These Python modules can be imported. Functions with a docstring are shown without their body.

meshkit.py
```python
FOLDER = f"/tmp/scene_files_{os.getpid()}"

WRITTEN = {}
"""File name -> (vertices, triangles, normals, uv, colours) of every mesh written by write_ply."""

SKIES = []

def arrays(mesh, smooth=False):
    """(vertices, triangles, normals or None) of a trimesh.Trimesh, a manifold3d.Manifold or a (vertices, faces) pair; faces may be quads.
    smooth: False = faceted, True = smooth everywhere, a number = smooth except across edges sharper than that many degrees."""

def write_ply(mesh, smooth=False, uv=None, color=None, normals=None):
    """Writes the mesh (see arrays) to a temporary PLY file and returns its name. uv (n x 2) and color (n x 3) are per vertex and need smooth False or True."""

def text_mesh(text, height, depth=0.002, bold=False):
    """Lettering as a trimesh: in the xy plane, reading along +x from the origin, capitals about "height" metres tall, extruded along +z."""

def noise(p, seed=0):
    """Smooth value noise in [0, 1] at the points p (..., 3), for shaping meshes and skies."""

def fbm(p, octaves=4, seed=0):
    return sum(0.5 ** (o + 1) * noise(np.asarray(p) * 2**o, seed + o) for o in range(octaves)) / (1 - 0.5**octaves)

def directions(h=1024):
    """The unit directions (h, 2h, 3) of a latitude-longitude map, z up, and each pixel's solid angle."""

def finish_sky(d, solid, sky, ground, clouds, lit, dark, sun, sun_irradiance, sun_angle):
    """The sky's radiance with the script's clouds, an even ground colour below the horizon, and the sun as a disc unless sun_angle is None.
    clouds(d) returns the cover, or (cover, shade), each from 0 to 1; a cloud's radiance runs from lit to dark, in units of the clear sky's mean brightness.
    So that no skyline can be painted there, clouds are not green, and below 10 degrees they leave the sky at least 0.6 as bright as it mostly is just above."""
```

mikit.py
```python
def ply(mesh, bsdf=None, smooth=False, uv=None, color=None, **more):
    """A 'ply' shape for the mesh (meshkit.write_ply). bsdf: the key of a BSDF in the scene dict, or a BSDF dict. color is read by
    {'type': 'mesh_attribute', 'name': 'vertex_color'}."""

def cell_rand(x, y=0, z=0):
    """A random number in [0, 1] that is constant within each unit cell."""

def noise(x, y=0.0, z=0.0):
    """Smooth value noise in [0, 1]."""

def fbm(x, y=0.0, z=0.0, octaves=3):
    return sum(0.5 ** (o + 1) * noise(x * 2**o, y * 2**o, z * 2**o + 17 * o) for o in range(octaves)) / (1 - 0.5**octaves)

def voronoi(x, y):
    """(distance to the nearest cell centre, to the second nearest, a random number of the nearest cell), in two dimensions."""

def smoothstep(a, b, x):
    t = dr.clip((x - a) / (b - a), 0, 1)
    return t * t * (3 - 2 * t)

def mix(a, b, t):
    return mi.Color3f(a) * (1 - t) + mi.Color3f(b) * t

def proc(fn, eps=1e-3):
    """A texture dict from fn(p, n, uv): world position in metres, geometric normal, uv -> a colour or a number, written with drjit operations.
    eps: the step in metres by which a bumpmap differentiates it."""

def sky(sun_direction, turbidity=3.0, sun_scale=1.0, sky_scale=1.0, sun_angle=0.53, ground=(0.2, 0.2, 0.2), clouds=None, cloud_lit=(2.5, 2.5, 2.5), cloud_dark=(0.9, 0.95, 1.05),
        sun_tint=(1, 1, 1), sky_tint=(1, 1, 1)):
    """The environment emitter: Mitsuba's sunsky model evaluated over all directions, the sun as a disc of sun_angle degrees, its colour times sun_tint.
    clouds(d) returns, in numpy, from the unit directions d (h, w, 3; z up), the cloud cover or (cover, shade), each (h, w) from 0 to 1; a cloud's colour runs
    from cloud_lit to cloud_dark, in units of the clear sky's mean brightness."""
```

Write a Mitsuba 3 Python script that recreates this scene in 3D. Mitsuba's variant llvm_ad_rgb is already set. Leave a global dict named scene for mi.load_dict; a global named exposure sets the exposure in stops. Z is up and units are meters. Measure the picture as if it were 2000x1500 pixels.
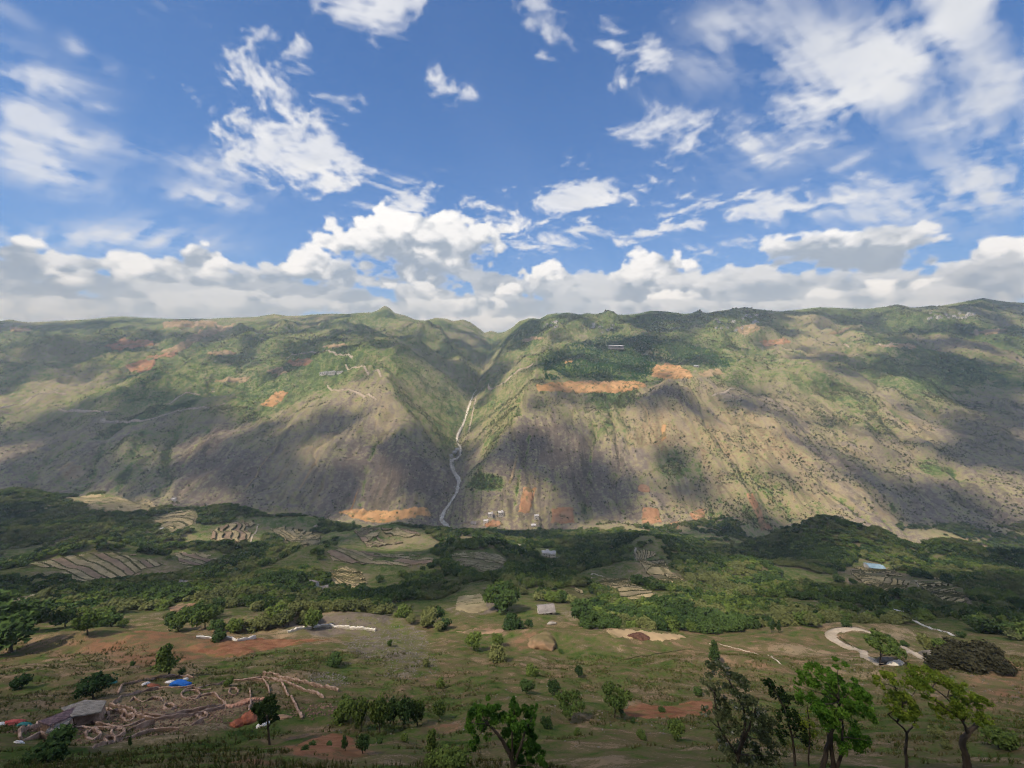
import math, random
import numpy as np
import mitsuba as mi, drjit as dr
import mikit, meshkit
from meshkit import noise as vnoise, fbm as vfbm
from scipy.interpolate import RBFInterpolator
from scipy.ndimage import map_coordinates
from scipy.spatial import Delaunay
import shapely, shapely.affinity
from shapely.geometry import Polygon

T = mi.ScalarTransform4f
rng = np.random.default_rng(7)
random.seed(7)
scene, labels = {}, {}

# ------------------------------------------------------------------ camera, sky, exposure
FOV, FPX, HOR = 106.2, 751.0, 665.0
TH = math.atan((HOR - 750) / -FPX)
CT, ST = math.cos(TH), math.sin(TH)
scene['camera'] = {'type': 'perspective', 'fov': FOV, 'fov_axis': 'x', 'near_clip': 0.5, 'far_clip': 60000.0,
                   'to_world': T().look_at(origin=[0, 0, 0], target=[0, CT, -ST], up=[0, 0, 1])}
exposure = 1.75
SUN = np.array([-0.45, -0.27, 0.85]); SUN /= np.linalg.norm(SUN)


def ray(px, py):
    """World direction (y = 1) seen at a point of the photograph."""
    u, v = (np.asarray(px, float) - 1000) / FPX, (np.asarray(py, float) - 750) / FPX
    dy = CT - v * ST
    return u / dy, -(ST + v * CT) / dy


def azel(px, py):
    x, z = ray(px, py)
    return np.degrees(np.arctan2(x, 1.0)), np.degrees(np.arctan2(z, np.hypot(x, 1.0)))


# high clouds: centre, radii, turn, strength, softness (0 crisp flakes .. 1 veil)
HIGH = [
    (715, 5, 105, 60, 0, .95, .25), (545, 175, 120, 110, -10, .72, .2), (500, 200, 90, 60, 30, .5, .2), (580, 310, 120, 62, 18, 1.35, .35), (620, 345, 70, 25, 10, .8, .3),
    (445, 338, 105, 26, 15, .8, .75), (412, 385, 75, 18, 12, .95, .8), (60, 150, 125, 40, 15, .75, .7), (75, 240, 135, 36, 25, .8, .8),
    (245, 285, 75, 16, 15, .5, .8), (60, 315, 125, 40, 22, .95, .8), (150, 95, 30, 14, 40, .5, .6), (205, 132, 28, 14, 25, .55, .6), (195, 210, 28, 8, 10, .5, .6),
    (20, 25, 60, 14, 30, .35, .8), (310, 432, 40, 14, 5, .55, .8), (870, 155, 42, 40, 20, .8, .2), (905, 180, 25, 14, 20, .6, .2),
    (1070, 45, 70, 75, -20, .85, .2), (1060, 105, 45, 22, -10, .75, .2), (1195, 45, 34, 40, 0, .75, .2), (1200, 108, 70, 34, 30, .75, .2), (1275, 110, 45, 38, -45, .85, .3),
    (1075, 162, 26, 16, 0, .55, .2), (1182, 190, 26, 18, -30, .65, .2), (1130, 150, 60, 40, 0, .45, .2), (1280, 20, 40, 30, -30, .45, .3), (1000, 60, 30, 30, 0, .45, .2),
    (860, 75, 40, 25, 0, .45, .2), (730, 120, 30, 20, 0, .35, .2), (1430, 75, 150, 60, -38, .62, .9), (1560, 105, 120, 62, -42, .78, .8), (1700, 130, 300, 70, -38, .95, .85),
    (1830, 70, 300, 80, -36, .9, .95), (1960, 165, 200, 60, -22, .75, .9), (1690, 190, 110, 45, -30, .6, .8), (1290, 265, 140, 58, -14, .95, .4), (1190, 305, 70, 24, -12, .75, .4),
    (1270, 190, 50, 22, -35, .5, .3), (1410, 275, 120, 50, -32, .75, .5), (1525, 225, 110, 38, -26, .85, .5), (1330, 325, 50, 28, -30, .6, .4), (1560, 295, 95, 16, -14, .75, .5),
    (1662, 316, 42, 8, -28, .6, .6), (1420, 350, 30, 8, -15, .5, .5), (1086, 302, 26, 12, -20, .65, .3), (1100, 255, 12, 24, 10, .45, .3), (1112, 325, 24, 12, -10, .55, .3),
    (1100, 400, 140, 36, -16, .72, .25), (1090, 462, 130, 26, -8, .78, .3), (1200, 385, 70, 16, -12, .6, .3), (980, 425, 60, 40, -20, .55, .25), (920, 455, 60, 40, 0, .7, .3),
    (1320, 448, 100, 16, -12, .75, .3), (1510, 402, 150, 32, -14, .78, .4), (1650, 385, 140, 24, -12, .6, .6), (1360, 400, 90, 30, -10, .5, .25), (1400, 480, 110, 18, -10, .55, .4),
    (1230, 465, 60, 14, -20, .55, .3), (790, 400, 90, 36, 12, .75, .3), (740, 375, 50, 18, 20, .55, .3), (900, 400, 70, 30, 10, .45, .25), (850, 420, 90, 26, 0, .6, .4),
    (1960, 310, 190, 90, -22, .72, .95), (1860, 385, 300, 40, -8, .9, .85), (1840, 245, 60, 25, -15, .5, .7), (160, 462, 230, 26, -2, .55, .95), (330, 470, 130, 22, 4, .42, .95),
]
# heaped clouds near the horizon, far ones first: centre, half width, height above the centre line, depth below it, brightness of the crown
PUFFS = [
    (60, 520, 260, 30, 90, .75), (400, 580, 420, 40, 80, .5), (880, 600, 300, 36, 70, .5), (1250, 570, 420, 40, 80, .5), (1620, 570, 420, 50, 80, .5),
    (815, 470, 165, 60, 120, .85), (800, 450, 105, 48, 60, 1.0), (700, 470, 80, 22, 30, .9), (900, 470, 85, 34, 60, .85),
    (30, 490, 60, 32, 60, .95), (90, 560, 110, 30, 50, .6), (245, 525, 60, 45, 60, .9), (300, 535, 80, 40, 60, .85), (385, 508, 54, 46, 70, 1.1), (425, 530, 36, 30, 50, .9), (335, 520, 40, 26, 40, .9),
    (190, 545, 110, 25, 40, .85), (120, 560, 70, 22, 30, .9), (480, 545, 60, 30, 50, .6), (540, 545, 60, 30, 50, .6), (612, 518, 46, 42, 60, 1.15), (590, 530, 36, 22, 40, 1.0), (668, 530, 40, 30, 60, .8),
    (560, 565, 130, 18, 34, .25), (330, 570, 130, 16, 30, .4), (690, 575, 60, 18, 30, .35), (440, 580, 90, 16, 30, .55),
    (800, 572, 60, 24, 40, .75), (960, 545, 48, 20, 26, .3), (1080, 540, 45, 32, 40, 1.05), (1055, 548, 30, 18, 22, .9), (1000, 575, 34, 20, 30, .9), (1110, 560, 70, 14, 30, .45),
    (1180, 570, 110, 18, 36, .45), (1280, 525, 62, 46, 60, 1.05), (1240, 540, 50, 26, 40, .9), (1350, 555, 60, 22, 30, .6), (1450, 545, 90, 30, 50, .65), (1540, 560, 130, 36, 40, .55),
    (1650, 475, 150, 30, 60, 1.1), (1560, 485, 80, 22, 40, .8), (1740, 460, 80, 28, 50, .8), (1650, 500, 190, 20, 30, .1), (1480, 560, 90, 14, 26, .45), (1720, 575, 60, 34, 40, 1.0), (1660, 585, 80, 22, 30, .8),
    (1960, 500, 90, 36, 60, 1.1), (1880, 530, 70, 30, 50, 1.0), (1820, 565, 70, 24, 40, .9), (1950, 545, 120, 40, 60, .4), (1870, 580, 110, 20, 40, .55),
    (0, 590, 160, 22, 40, .35), (220, 600, 220, 24, 40, .55), (480, 602, 240, 22, 40, .5), (1330, 585, 60, 20, 26, .95), (1200, 602, 220, 16, 40, .55), (1050, 595, 120, 18, 30, .3),
    (870, 612, 90, 26, 40, .85), (930, 600, 70, 22, 40, .8), (760, 600, 120, 18, 40, .6), (1560, 600, 260, 14, 40, .5), (950, 632, 140, 14, 40, .75), (1850, 600, 240, 12, 40, .5),
]


def clouds(d):
    x, y, z = d[..., 0], d[..., 1], d[..., 2]
    az, el = np.degrees(np.arctan2(x, y)), np.degrees(np.arcsin(np.clip(z, -1, 1)))
    qx, qy = x / (z + .10), y / (z + .10)
    q = np.stack([qx, qy, qx * 0], -1)
    warp = (vfbm(q * 2.2 + 3.1, 3, 11) - .5)[..., None] * np.array([.55, .55, 0])
    flakes = vfbm((q + warp) * np.array([10.0, 10.0, 1]), 6, 3) * .75 + .25 * (1 - np.abs(2 * vfbm((q + warp) * np.array([21.0, 21.0, 1]), 4, 13) - 1)) - .07
    c, s = math.cos(.6), math.sin(.6)
    st = np.stack([(qx * c + qy * s) * 3.0, (-qx * s + qy * c) * 13.0, qx * 0], -1)
    streak = vfbm(st + warp * 2.0, 5, 5)
    streak_l = vfbm(np.stack([(qx * c - qy * s) * 3.0, (qx * s + qy * c) * 13.0, qx * 0], -1) + warp * 2.0, 5, 6)
    streak = np.where(x < 0, streak_l, streak)
    band = (el > 6) & (el < 60)
    flakes, streak = ((f - f[band].mean()) / f[band].std() for f in (flakes, streak))
    puff = vfbm(np.stack([az / 4.2, el / 2.6, az * 0], -1), 5, 8)
    puff2 = vfbm(np.stack([az / 1.6 + puff * 2, el / 1.1, az * 0 + 4], -1), 4, 9)
    cover, shade = np.zeros(az.shape), np.full(az.shape, .25)

    def local(px, py):
        a0, e0 = azel(px, py)
        a1, e1 = azel(px + 2, py)
        a2, e2 = azel(px, py + 2)
        J = np.linalg.inv(np.array([[a1 - a0, a2 - a0], [e1 - e0, e2 - e0]]) / 2)
        da, de = az - a0, el - e0
        near = (np.abs(da) < 45) & (np.abs(de) < 30)
        return J[0, 0] * da + J[0, 1] * de, J[1, 0] * da + J[1, 1] * de, near

    hi = np.zeros(az.shape)
    for px, py, rx, ry, rot, w, soft in HIGH:
        if py > 340 and soft < .5: w = w + .22
        X, Y, near = local(px, py)
        r = math.radians(rot)
        a, b = (X * math.cos(r) + Y * math.sin(r)) / rx, (-X * math.sin(r) + Y * math.cos(r)) / ry
        g = np.exp(-(a * a + b * b) * .62) * near
        n = flakes * (1 - soft) + streak * soft
        t0 = 1.75 - 3.5 * np.minimum(g * w, .95) - 1.2 * np.clip(w - 1, 0, 1) * g
        k = np.clip((n - t0) / (1.9 + 1.4 * soft), 0, 1)
        k = k * k * (3 - 2 * k) * np.clip(g * 6, 0, 1) * min(1, .55 + .45 * w)
        if soft > .55:
            veil = np.clip(g ** 1.5 * 1.3 * w * (.50 + .33 * n + .12 * flakes), 0, .80)
            k = k * .35 + veil * (1 - k * .35)
        hi = 1 - (1 - hi) * (1 - k * .84)
    # outside the frame the same kind of scattered flakes goes on
    beyond = np.clip((np.abs(az) - 55) / 15, 0, 1)
    hi = np.maximum(hi, beyond * np.clip((flakes * .5 + streak * .5 - .3) / 1.6, 0, 1) * .8)
    # a thin milky veil over the right side and low down
    cover, shade = hi, .22 + .06 * np.clip(streak, 0, 2) + .12 * np.clip((az - 20) / 40, 0, 1)
    for px, py, w, up, down, bright in PUFFS:
        X, Y, near = local(px, py)
        a = X / w
        b = np.where(Y < 0, Y / up, Y / down)
        edge = 1 - np.sqrt(a * a + b * b) + (puff - .5) * 1.1 + (puff2 - .5) * 1.05
        k = np.clip(edge / .24, 0, 1) * near
        k = k * k * (3 - 2 * k)
        dd = np.clip((b + .75) / 1.5 + .12 * a - (puff - .5) * 1.9 - (puff2 - .5) * 1.9, 0, 1)
        sh = np.clip(1.05 - 1.1 * bright * (1 - dd), 0, 1)
        cover = 1 - (1 - cover) * (1 - k * .97)
        shade = shade * (1 - k) + sh * k
    low = np.clip((2.8 - el + (puff - .5) * 3) / 3.5, 0, 1)
    k = low * .65
    cover = 1 - (1 - cover) * (1 - k)
    shade = shade * (1 - k * .6) + (.42 + .5 * (puff2 - .5)) * k * .6
    beyond2 = beyond * np.clip((11 - el + (puff - .5) * 16) / 3, 0, 1)
    cover = np.maximum(cover, beyond2)
    return np.clip(cover, 0, 1), np.clip(shade, 0, 1)


scene['sky'] = mikit.sky(SUN.tolist(), turbidity=3.0, sun_scale=1.0, sky_scale=1.0, sun_angle=1.2, clouds=clouds,
                         cloud_lit=(3.7, 3.65, 3.6), cloud_dark=(1.25, 1.5, 1.85), sky_tint=(0.62, 0.86, 1.12))

# ------------------------------------------------------------------ the lie of the land
def tan_down(py):
    return -ray(1000, py)[1]


COL = {
    0: [(1500, 28), (1400, 68), (1300, 118), (1240, 165), (1180, 260), (1120, 420), (1060, 640), (1010, 850), (968, 1000), (945, 1760), (900, 1900), (850, 2080), (800, 2350), (760, 2700), (720, 3100), (680, 3700), (650, 4500), (628, 5600)],
    200: [(1500, 27), (1400, 66), (1320, 105), (1280, 130), (1240, 170), (1180, 270), (1120, 430), (1070, 600), (1030, 740), (990, 920), (975, 1060), (961, 1180), (955, 1720), (900, 1880), (850, 2050), (800, 2300), (760, 2600), (720, 3000), (680, 3600), (650, 4400), (624, 5500)],
    400: [(1500, 26), (1400, 65), (1320, 104), (1240, 172), (1200, 235), (1150, 370), (1100, 560), (1060, 760), (1030, 900), (1000, 1080), (988, 1540), (940, 1680), (900, 1800), (850, 1980), (800, 2250), (760, 2600), (720, 3050), (680, 3650), (650, 4400), (622, 5500)],
    600: [(1500, 26), (1400, 65), (1320, 104), (1240, 175), (1200, 240), (1150, 370), (1100, 570), (1060, 780), (1030, 950), (1010, 1130), (1005, 1450), (950, 1590), (900, 1730), (850, 1900), (800, 2150), (760, 2500), (720, 2950), (680, 3600), (650, 4400), (615, 5600)],
    740: [(1500, 26), (1400, 66), (1320, 106), (1240, 176), (1200, 242), (1150, 372), (1100, 580), (1060, 820), (1035, 1080), (1020, 1370), (1000, 1440), (950, 1580), (900, 1720), (850, 1880), (800, 2050), (740, 2250), (700, 2700), (670, 3500), (640, 4600), (612, 5700)],
    880: [(1500, 27), (1400, 67), (1320, 108), (1240, 178), (1200, 244), (1150, 376), (1100, 585), (1060, 860), (1040, 1150)],
    1000: [(1500, 27), (1400, 68), (1320, 110), (1240, 180), (1200, 245), (1150, 380), (1100, 590), (1060, 900), (1043, 1200), (1038, 1310), (1000, 1420), (960, 1510)],
    1100: [(1500, 27), (1400, 68), (1320, 112), (1240, 182), (1200, 247), (1150, 382), (1100, 600), (1060, 930), (1043, 1220), (1036, 1320), (1000, 1420), (950, 1540), (900, 1670), (850, 1810), (800, 1960), (765, 2060), (745, 2350), (720, 2700), (690, 3100), (660, 3500), (640, 4000), (614, 4700)],
    1300: [(1500, 27), (1400, 69), (1320, 114), (1240, 186), (1200, 250), (1150, 385), (1100, 600), (1062, 880), (1050, 1120), (1040, 1290), (1000, 1400), (950, 1520), (900, 1650), (850, 1780), (800, 1920), (748, 2090), (735, 2400), (720, 2600), (690, 3000), (660, 3500), (640, 3900), (608, 4600)],
    1500: [(1500, 27), (1400, 70), (1320, 116), (1240, 190), (1200, 255), (1150, 390), (1100, 590), (1068, 780), (1056, 880), (1045, 1280), (1000, 1380), (950, 1500), (900, 1630), (850, 1800), (800, 2000), (760, 2250), (720, 2650), (680, 3200), (650, 3700), (608, 4600)],
    1600: [(1150, 385), (1100, 570), (1065, 720), (1043, 820)],
    1700: [(1500, 27), (1400, 70), (1320, 117), (1260, 170), (1200, 265), (1150, 380), (1100, 560), (1070, 740), (1080, 1180), (1000, 1350), (950, 1480), (900, 1620), (850, 1800), (800, 2030), (760, 2300), (720, 2700), (680, 3200), (650, 3700), (604, 4600)],
    1850: [(1200, 270), (1150, 390), (1115, 520), (1095, 680), (1092, 1140), (1050, 1240), (1000, 1360)],
    2000: [(1500, 27), (1420, 62), (1340, 105), (1280, 150), (1220, 235), (1160, 360), (1120, 520), (1108, 650), (1100, 1120), (1050, 1250), (1000, 1380), (950, 1520), (900, 1680), (850, 1880), (800, 2120), (760, 2400), (720, 2800), (680, 3300), (650, 3800), (592, 4700)],
}
COL[-320], COL[2320] = COL[0], COL[2000]
EXTRA = [  # gorge floor, its two crests, the knolls at its head
    (868, 1032, 1390), (862, 1003, 1490), (893, 950, 1700), (880, 896, 2000), (897, 855, 2300), (915, 798, 2800), (935, 740, 3600), (945, 710, 4200), (960, 680, 4900), (965, 658, 5700),
    (905, 1012, 1440), (928, 940, 1560), (985, 855, 1780), (1035, 770, 2050), (1058, 720, 2350), (1050, 690, 3000), (1025, 662, 4000), (1015, 635, 5000),
    (960, 825, 2030), (975, 770, 2650), (985, 720, 3500),
    (880, 958, 1570), (850, 900, 1690), (805, 830, 1860), (762, 745, 2160), (800, 700, 3000), (850, 662, 4200), (875, 635, 5200),
    (840, 810, 2250), (870, 760, 2900), (905, 700, 4200),
    (1180, 735, 2400), (1250, 730, 2450), (1380, 715, 2700),
]
HIDDEN = [(0, 1300, -600), (0, 1550, -690), (200, 1450, -690), (400, 1330, -665), (600, 1300, -676), (1500, 1120, -640), (1600, 1000, -560), (1600, 1180, -690), (1700, 960, -610), (1850, 900, -590), (1850, 1030, -688), (2000, 860, -590), (2000, 1000, -688)]
pts, val = [], []
for px, rows in COL.items():
    for py, Y in rows:
        x, z = ray(px, py)
        pts.append((x * 1.6, math.log(Y))); val.append(z)
for px, py, Y in EXTRA:
    x, z = ray(px, py)
    pts.append((x * 1.6, math.log(Y))); val.append(z)
for px, Y, zz in HIDDEN:
    pts.append((ray(px, 1000)[0] * 1.6, math.log(Y))); val.append(zz / Y)
pts, val = np.array(pts), np.array(val)
U0, S0, S1 = 1.75, math.log(10.0), math.log(9000.0)
NU, NS = 281, 520
gu, gs = np.linspace(-U0, U0, NU), np.linspace(S0, S1, NS)
_G = RBFInterpolator(pts, val, kernel='linear', neighbors=60, smoothing=0.0)(np.stack(np.meshgrid(gu * 1.6, gs, indexing='ij'), -1).reshape(-1, 2)).reshape(NU, NS)
from scipy.ndimage import gaussian_filter
_G = gaussian_filter(_G, (1.6, 1.6), mode='nearest')


def sstep(a, b, x):
    t = np.clip((x - a) / (b - a), 0, 1)
    return t * t * (3 - 2 * t)


def fold(x, y):
    """(u, Y) of the land's table for any place; the hill goes on round its far side."""
    x, y = np.asarray(x, float), np.asarray(y, float)
    r = np.hypot(x, y)
    a0 = math.atan(U0)
    a = np.arctan2(x, y)
    inside = np.abs(a) < a0
    Y = np.where(inside, y, r / math.hypot(1, U0))
    back = np.clip((np.abs(a) - a0) / (math.pi - a0), 0, 1)
    u = np.where(inside, x / np.maximum(y, 1e-6), np.sign(x) * U0 * (1 - back))
    return u, np.maximum(Y, 1e-3)


def table(u, Y):
    i = (np.clip(u, -U0, U0) + U0) / (2 * U0) * (NU - 1)
    j = (np.log(np.clip(Y, 10, 9000)) - S0) / (S1 - S0) * (NS - 1)
    return map_coordinates(_G, [i, j], order=1, mode='nearest') * np.maximum(Y, 10)


SKYLINE = np.array([(-400, 612), (-200, 618), (0, 627), (20, 624), (40, 628), (60, 630), (130, 626), (170, 624), (210, 620), (240, 618), (270, 620), (330, 623), (400, 623), (440, 621), (500, 619), (535, 613), (560, 617), (580, 617), (620, 614),
    (680, 613), (705, 611), (728, 610), (738, 606), (745, 601), (752, 597), (760, 601), (770, 611), (790, 616), (810, 624), (830, 627), (850, 621), (870, 622), (885, 627), (905, 624), (920, 630), (935, 641), (946, 650), (960, 646), (972, 650), (985, 648), (1000, 640), (1015, 627),
    (1035, 621), (1055, 627), (1070, 621), (1090, 615), (1110, 613), (1130, 622), (1145, 616), (1165, 619), (1190, 614), (1220, 615), (1245, 613), (1270, 607), (1300, 608), (1330, 613), (1355, 615), (1366, 607), (1375, 613), (1400, 608), (1430, 605), (1455, 601), (1480, 605), (1520, 609), (1560, 605), (1600, 600),
    (1640, 602), (1690, 605), (1720, 603), (1750, 595), (1765, 597), (1780, 601), (1830, 599), (1870, 592), (1900, 586), (1920, 582), (1940, 586), (1970, 590), (2000, 592), (2200, 585), (2400, 600)], float)
sk_u, sk_z = ray(SKYLINE[:, 0], SKYLINE[:, 1])


def ridge_Y(u):
    return np.interp(u, [-1.4, -.4, -.2, -.06, 0.0, .2, 1.4], [5500, 5600, 5700, 5900, 5300, 4700, 4600])


HILLS = [(1590, 820, 44, 120, 110), (1720, 760, 18, 110, 60), (1910, 690, 34, 120, 80), (60, 980, 24, 220, 110), (-150, 950, 24, 200, 120), (1262, 770, 44, 62, 80), (1330, 700, 16, 60, 60), (755, 930, 30, 120, 90), (600, 1010, 26, 110, 60), (460, 1000, 30, 120, 70),
         (940, 690, 22, 80, 60), (655, 560, 20, 50, 50), (1250, 500, 17, 50, 50), (1130, 440, 12, 40, 40), (220, 520, 22, 90, 50), (420, 640, 20, 90, 60), (1450, 520, 26, 90, 60), (1060, 168, 4.5, 16, 12), (1220, 172, 5, 40, 14), (200, 150, 6, 50, 14), (640, 200, 7, 50, 16), (1690, 190, 9, 42, 20), (1950, 120, 8, 30, 20), (1500, 128, 4, 40, 12), (1308, 2090, 48, 95, 120), (280, 1950, 40, 150, 120), (1590, 3300, 60, 260, 220)]
GORGE = np.array([(868, 1032, 1390), (862, 1003, 1490), (893, 950, 1700), (878, 912, 1900), (884, 890, 2040), (903, 852, 2320), (912, 800, 2780), (922, 775, 3080), (936, 740, 3600), (945, 710, 4200), (960, 680, 4900), (966, 655, 5700)], float)
_gx, _gz = ray(GORGE[:, 0], GORGE[:, 1])
GORGE = np.stack([_gx * GORGE[:, 2], GORGE[:, 2], _gz * GORGE[:, 2]], 1)
GORGE = np.vstack([GORGE[0] + [30, -70, -8], GORGE])


def to_gorge(x, y):
    """Distance from the stream of the side valley, and the height of its bed."""
    best, bed = np.full(x.shape, 1e9), np.zeros(x.shape)
    for a, b in zip(GORGE[:-1], GORGE[1:]):
        e = b - a
        t = np.clip(((x - a[0]) * e[0] + (y - a[1]) * e[1]) / (e[0] ** 2 + e[1] ** 2), 0, 1)
        d = np.hypot(x - a[0] - t * e[0], y - a[1] - t * e[1])
        m = d < best
        best, bed = np.where(m, d, best), np.where(m, a[2] + t * e[2], bed)
    return best, bed


_k = np.random.default_rng(12)
KNOLLS = [(x, y, r, h) for x, y, r, h in zip(_k.uniform(-5200, 5200, 110), _k.uniform(3400, 4700, 110), _k.uniform(80, 190, 110), _k.uniform(35, 85, 110)) if abs(x + 150) > 260]


def rough(x, y, Y):
    """Relief that the table does not hold: knolls on the plateau, gullies down the faces, humps on the near hill."""
    p = np.stack([x, y, x * 0], -1)
    z = np.zeros(x.shape)

    def add(w, fn):
        m = np.nonzero(w > 0)
        if len(m[0]): z[m] += w[m] * fn(p[m], x[m], y[m])

    def face_relief(p, x, y):
        wob = (vfbm(p / np.array([220., 300., 1]), 3, 21) - .5) * 260
        g1 = 1 - np.abs(2 * vfbm(np.stack([(x + wob) / 210, y / 800, x * 0], -1), 4, 22) - 1)
        g2 = 1 - np.abs(2 * vfbm(np.stack([(x + wob * .6) / 60, y / 330, x * 0 + 5], -1), 3, 23) - 1)
        return (vfbm(p / 420 + 3, 3, 20) - .5) * 130 - (g1 ** 5) * 34 - (g2 ** 4) * 8 + (vfbm(p / 55, 4, 24) - .5) * 30

    def high_relief(p, x, y):
        return (vfbm(p / 420, 5, 25) - .5) * 230 + (1 - np.abs(2 * vfbm(p / 190 + 9, 4, 26) - 1) - .6) * 95

    add(sstep(1250, 1420, Y) * (1 - sstep(2000, 2700, Y)), face_relief)
    add(sstep(1950, 2700, Y), high_relief)

    def knolls(p, x, y):
        h = x * 0
        for kx, ky, kr, kh in KNOLLS:
            h = np.maximum(h, kh * np.clip(1.15 - np.hypot(x - kx, (y - ky) * .8) / kr, 0, 1) ** 1.25)
        return h * (.8 + .4 * vnoise(p / 40, 33))
    add(sstep(2900, 3300, Y), knolls)
    add((1 - sstep(1000, 1250, Y)) * sstep(120, 420, Y), lambda p, x, y: (vfbm(p / 150, 4, 27) - .5) * 62)
    add((1 - sstep(250, 500, Y)) * sstep(14, 60, Y), lambda p, x, y: (vfbm(p / 22, 4, 28) - .5) * 4.2)
    add(1 - sstep(150, 300, Y), lambda p, x, y: (vfbm(p / 3.2, 3, 29) - .5) * .8 + (1 - np.abs(2 * vfbm(p / 11, 3, 32) - 1) - .7) * 1.5)

    def humps(p, x, y):
        h = x * 0
        for px, Yh, hh, sx, sy in HILLS:
            h = h + hh * np.exp(-((x - (px - 1000) / FPX * Yh * 1.06) / sx) ** 2 - ((y - Yh) / sy) ** 2)
        return h
    add((Y < 2700) * 1.0, humps)
    return z


GULLIES = []


def near_line(c, x, y):
    best = np.full(x.shape, 1e9)
    for a, b in zip(c[:-1], c[1:]):
        e = b - a
        t = np.clip(((x - a[0]) * e[0] + (y - a[1]) * e[1]) / (e @ e), 0, 1)
        best = np.minimum(best, np.hypot(x - a[0] - t * e[0], y - a[1] - t * e[1]))
    return best


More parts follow.
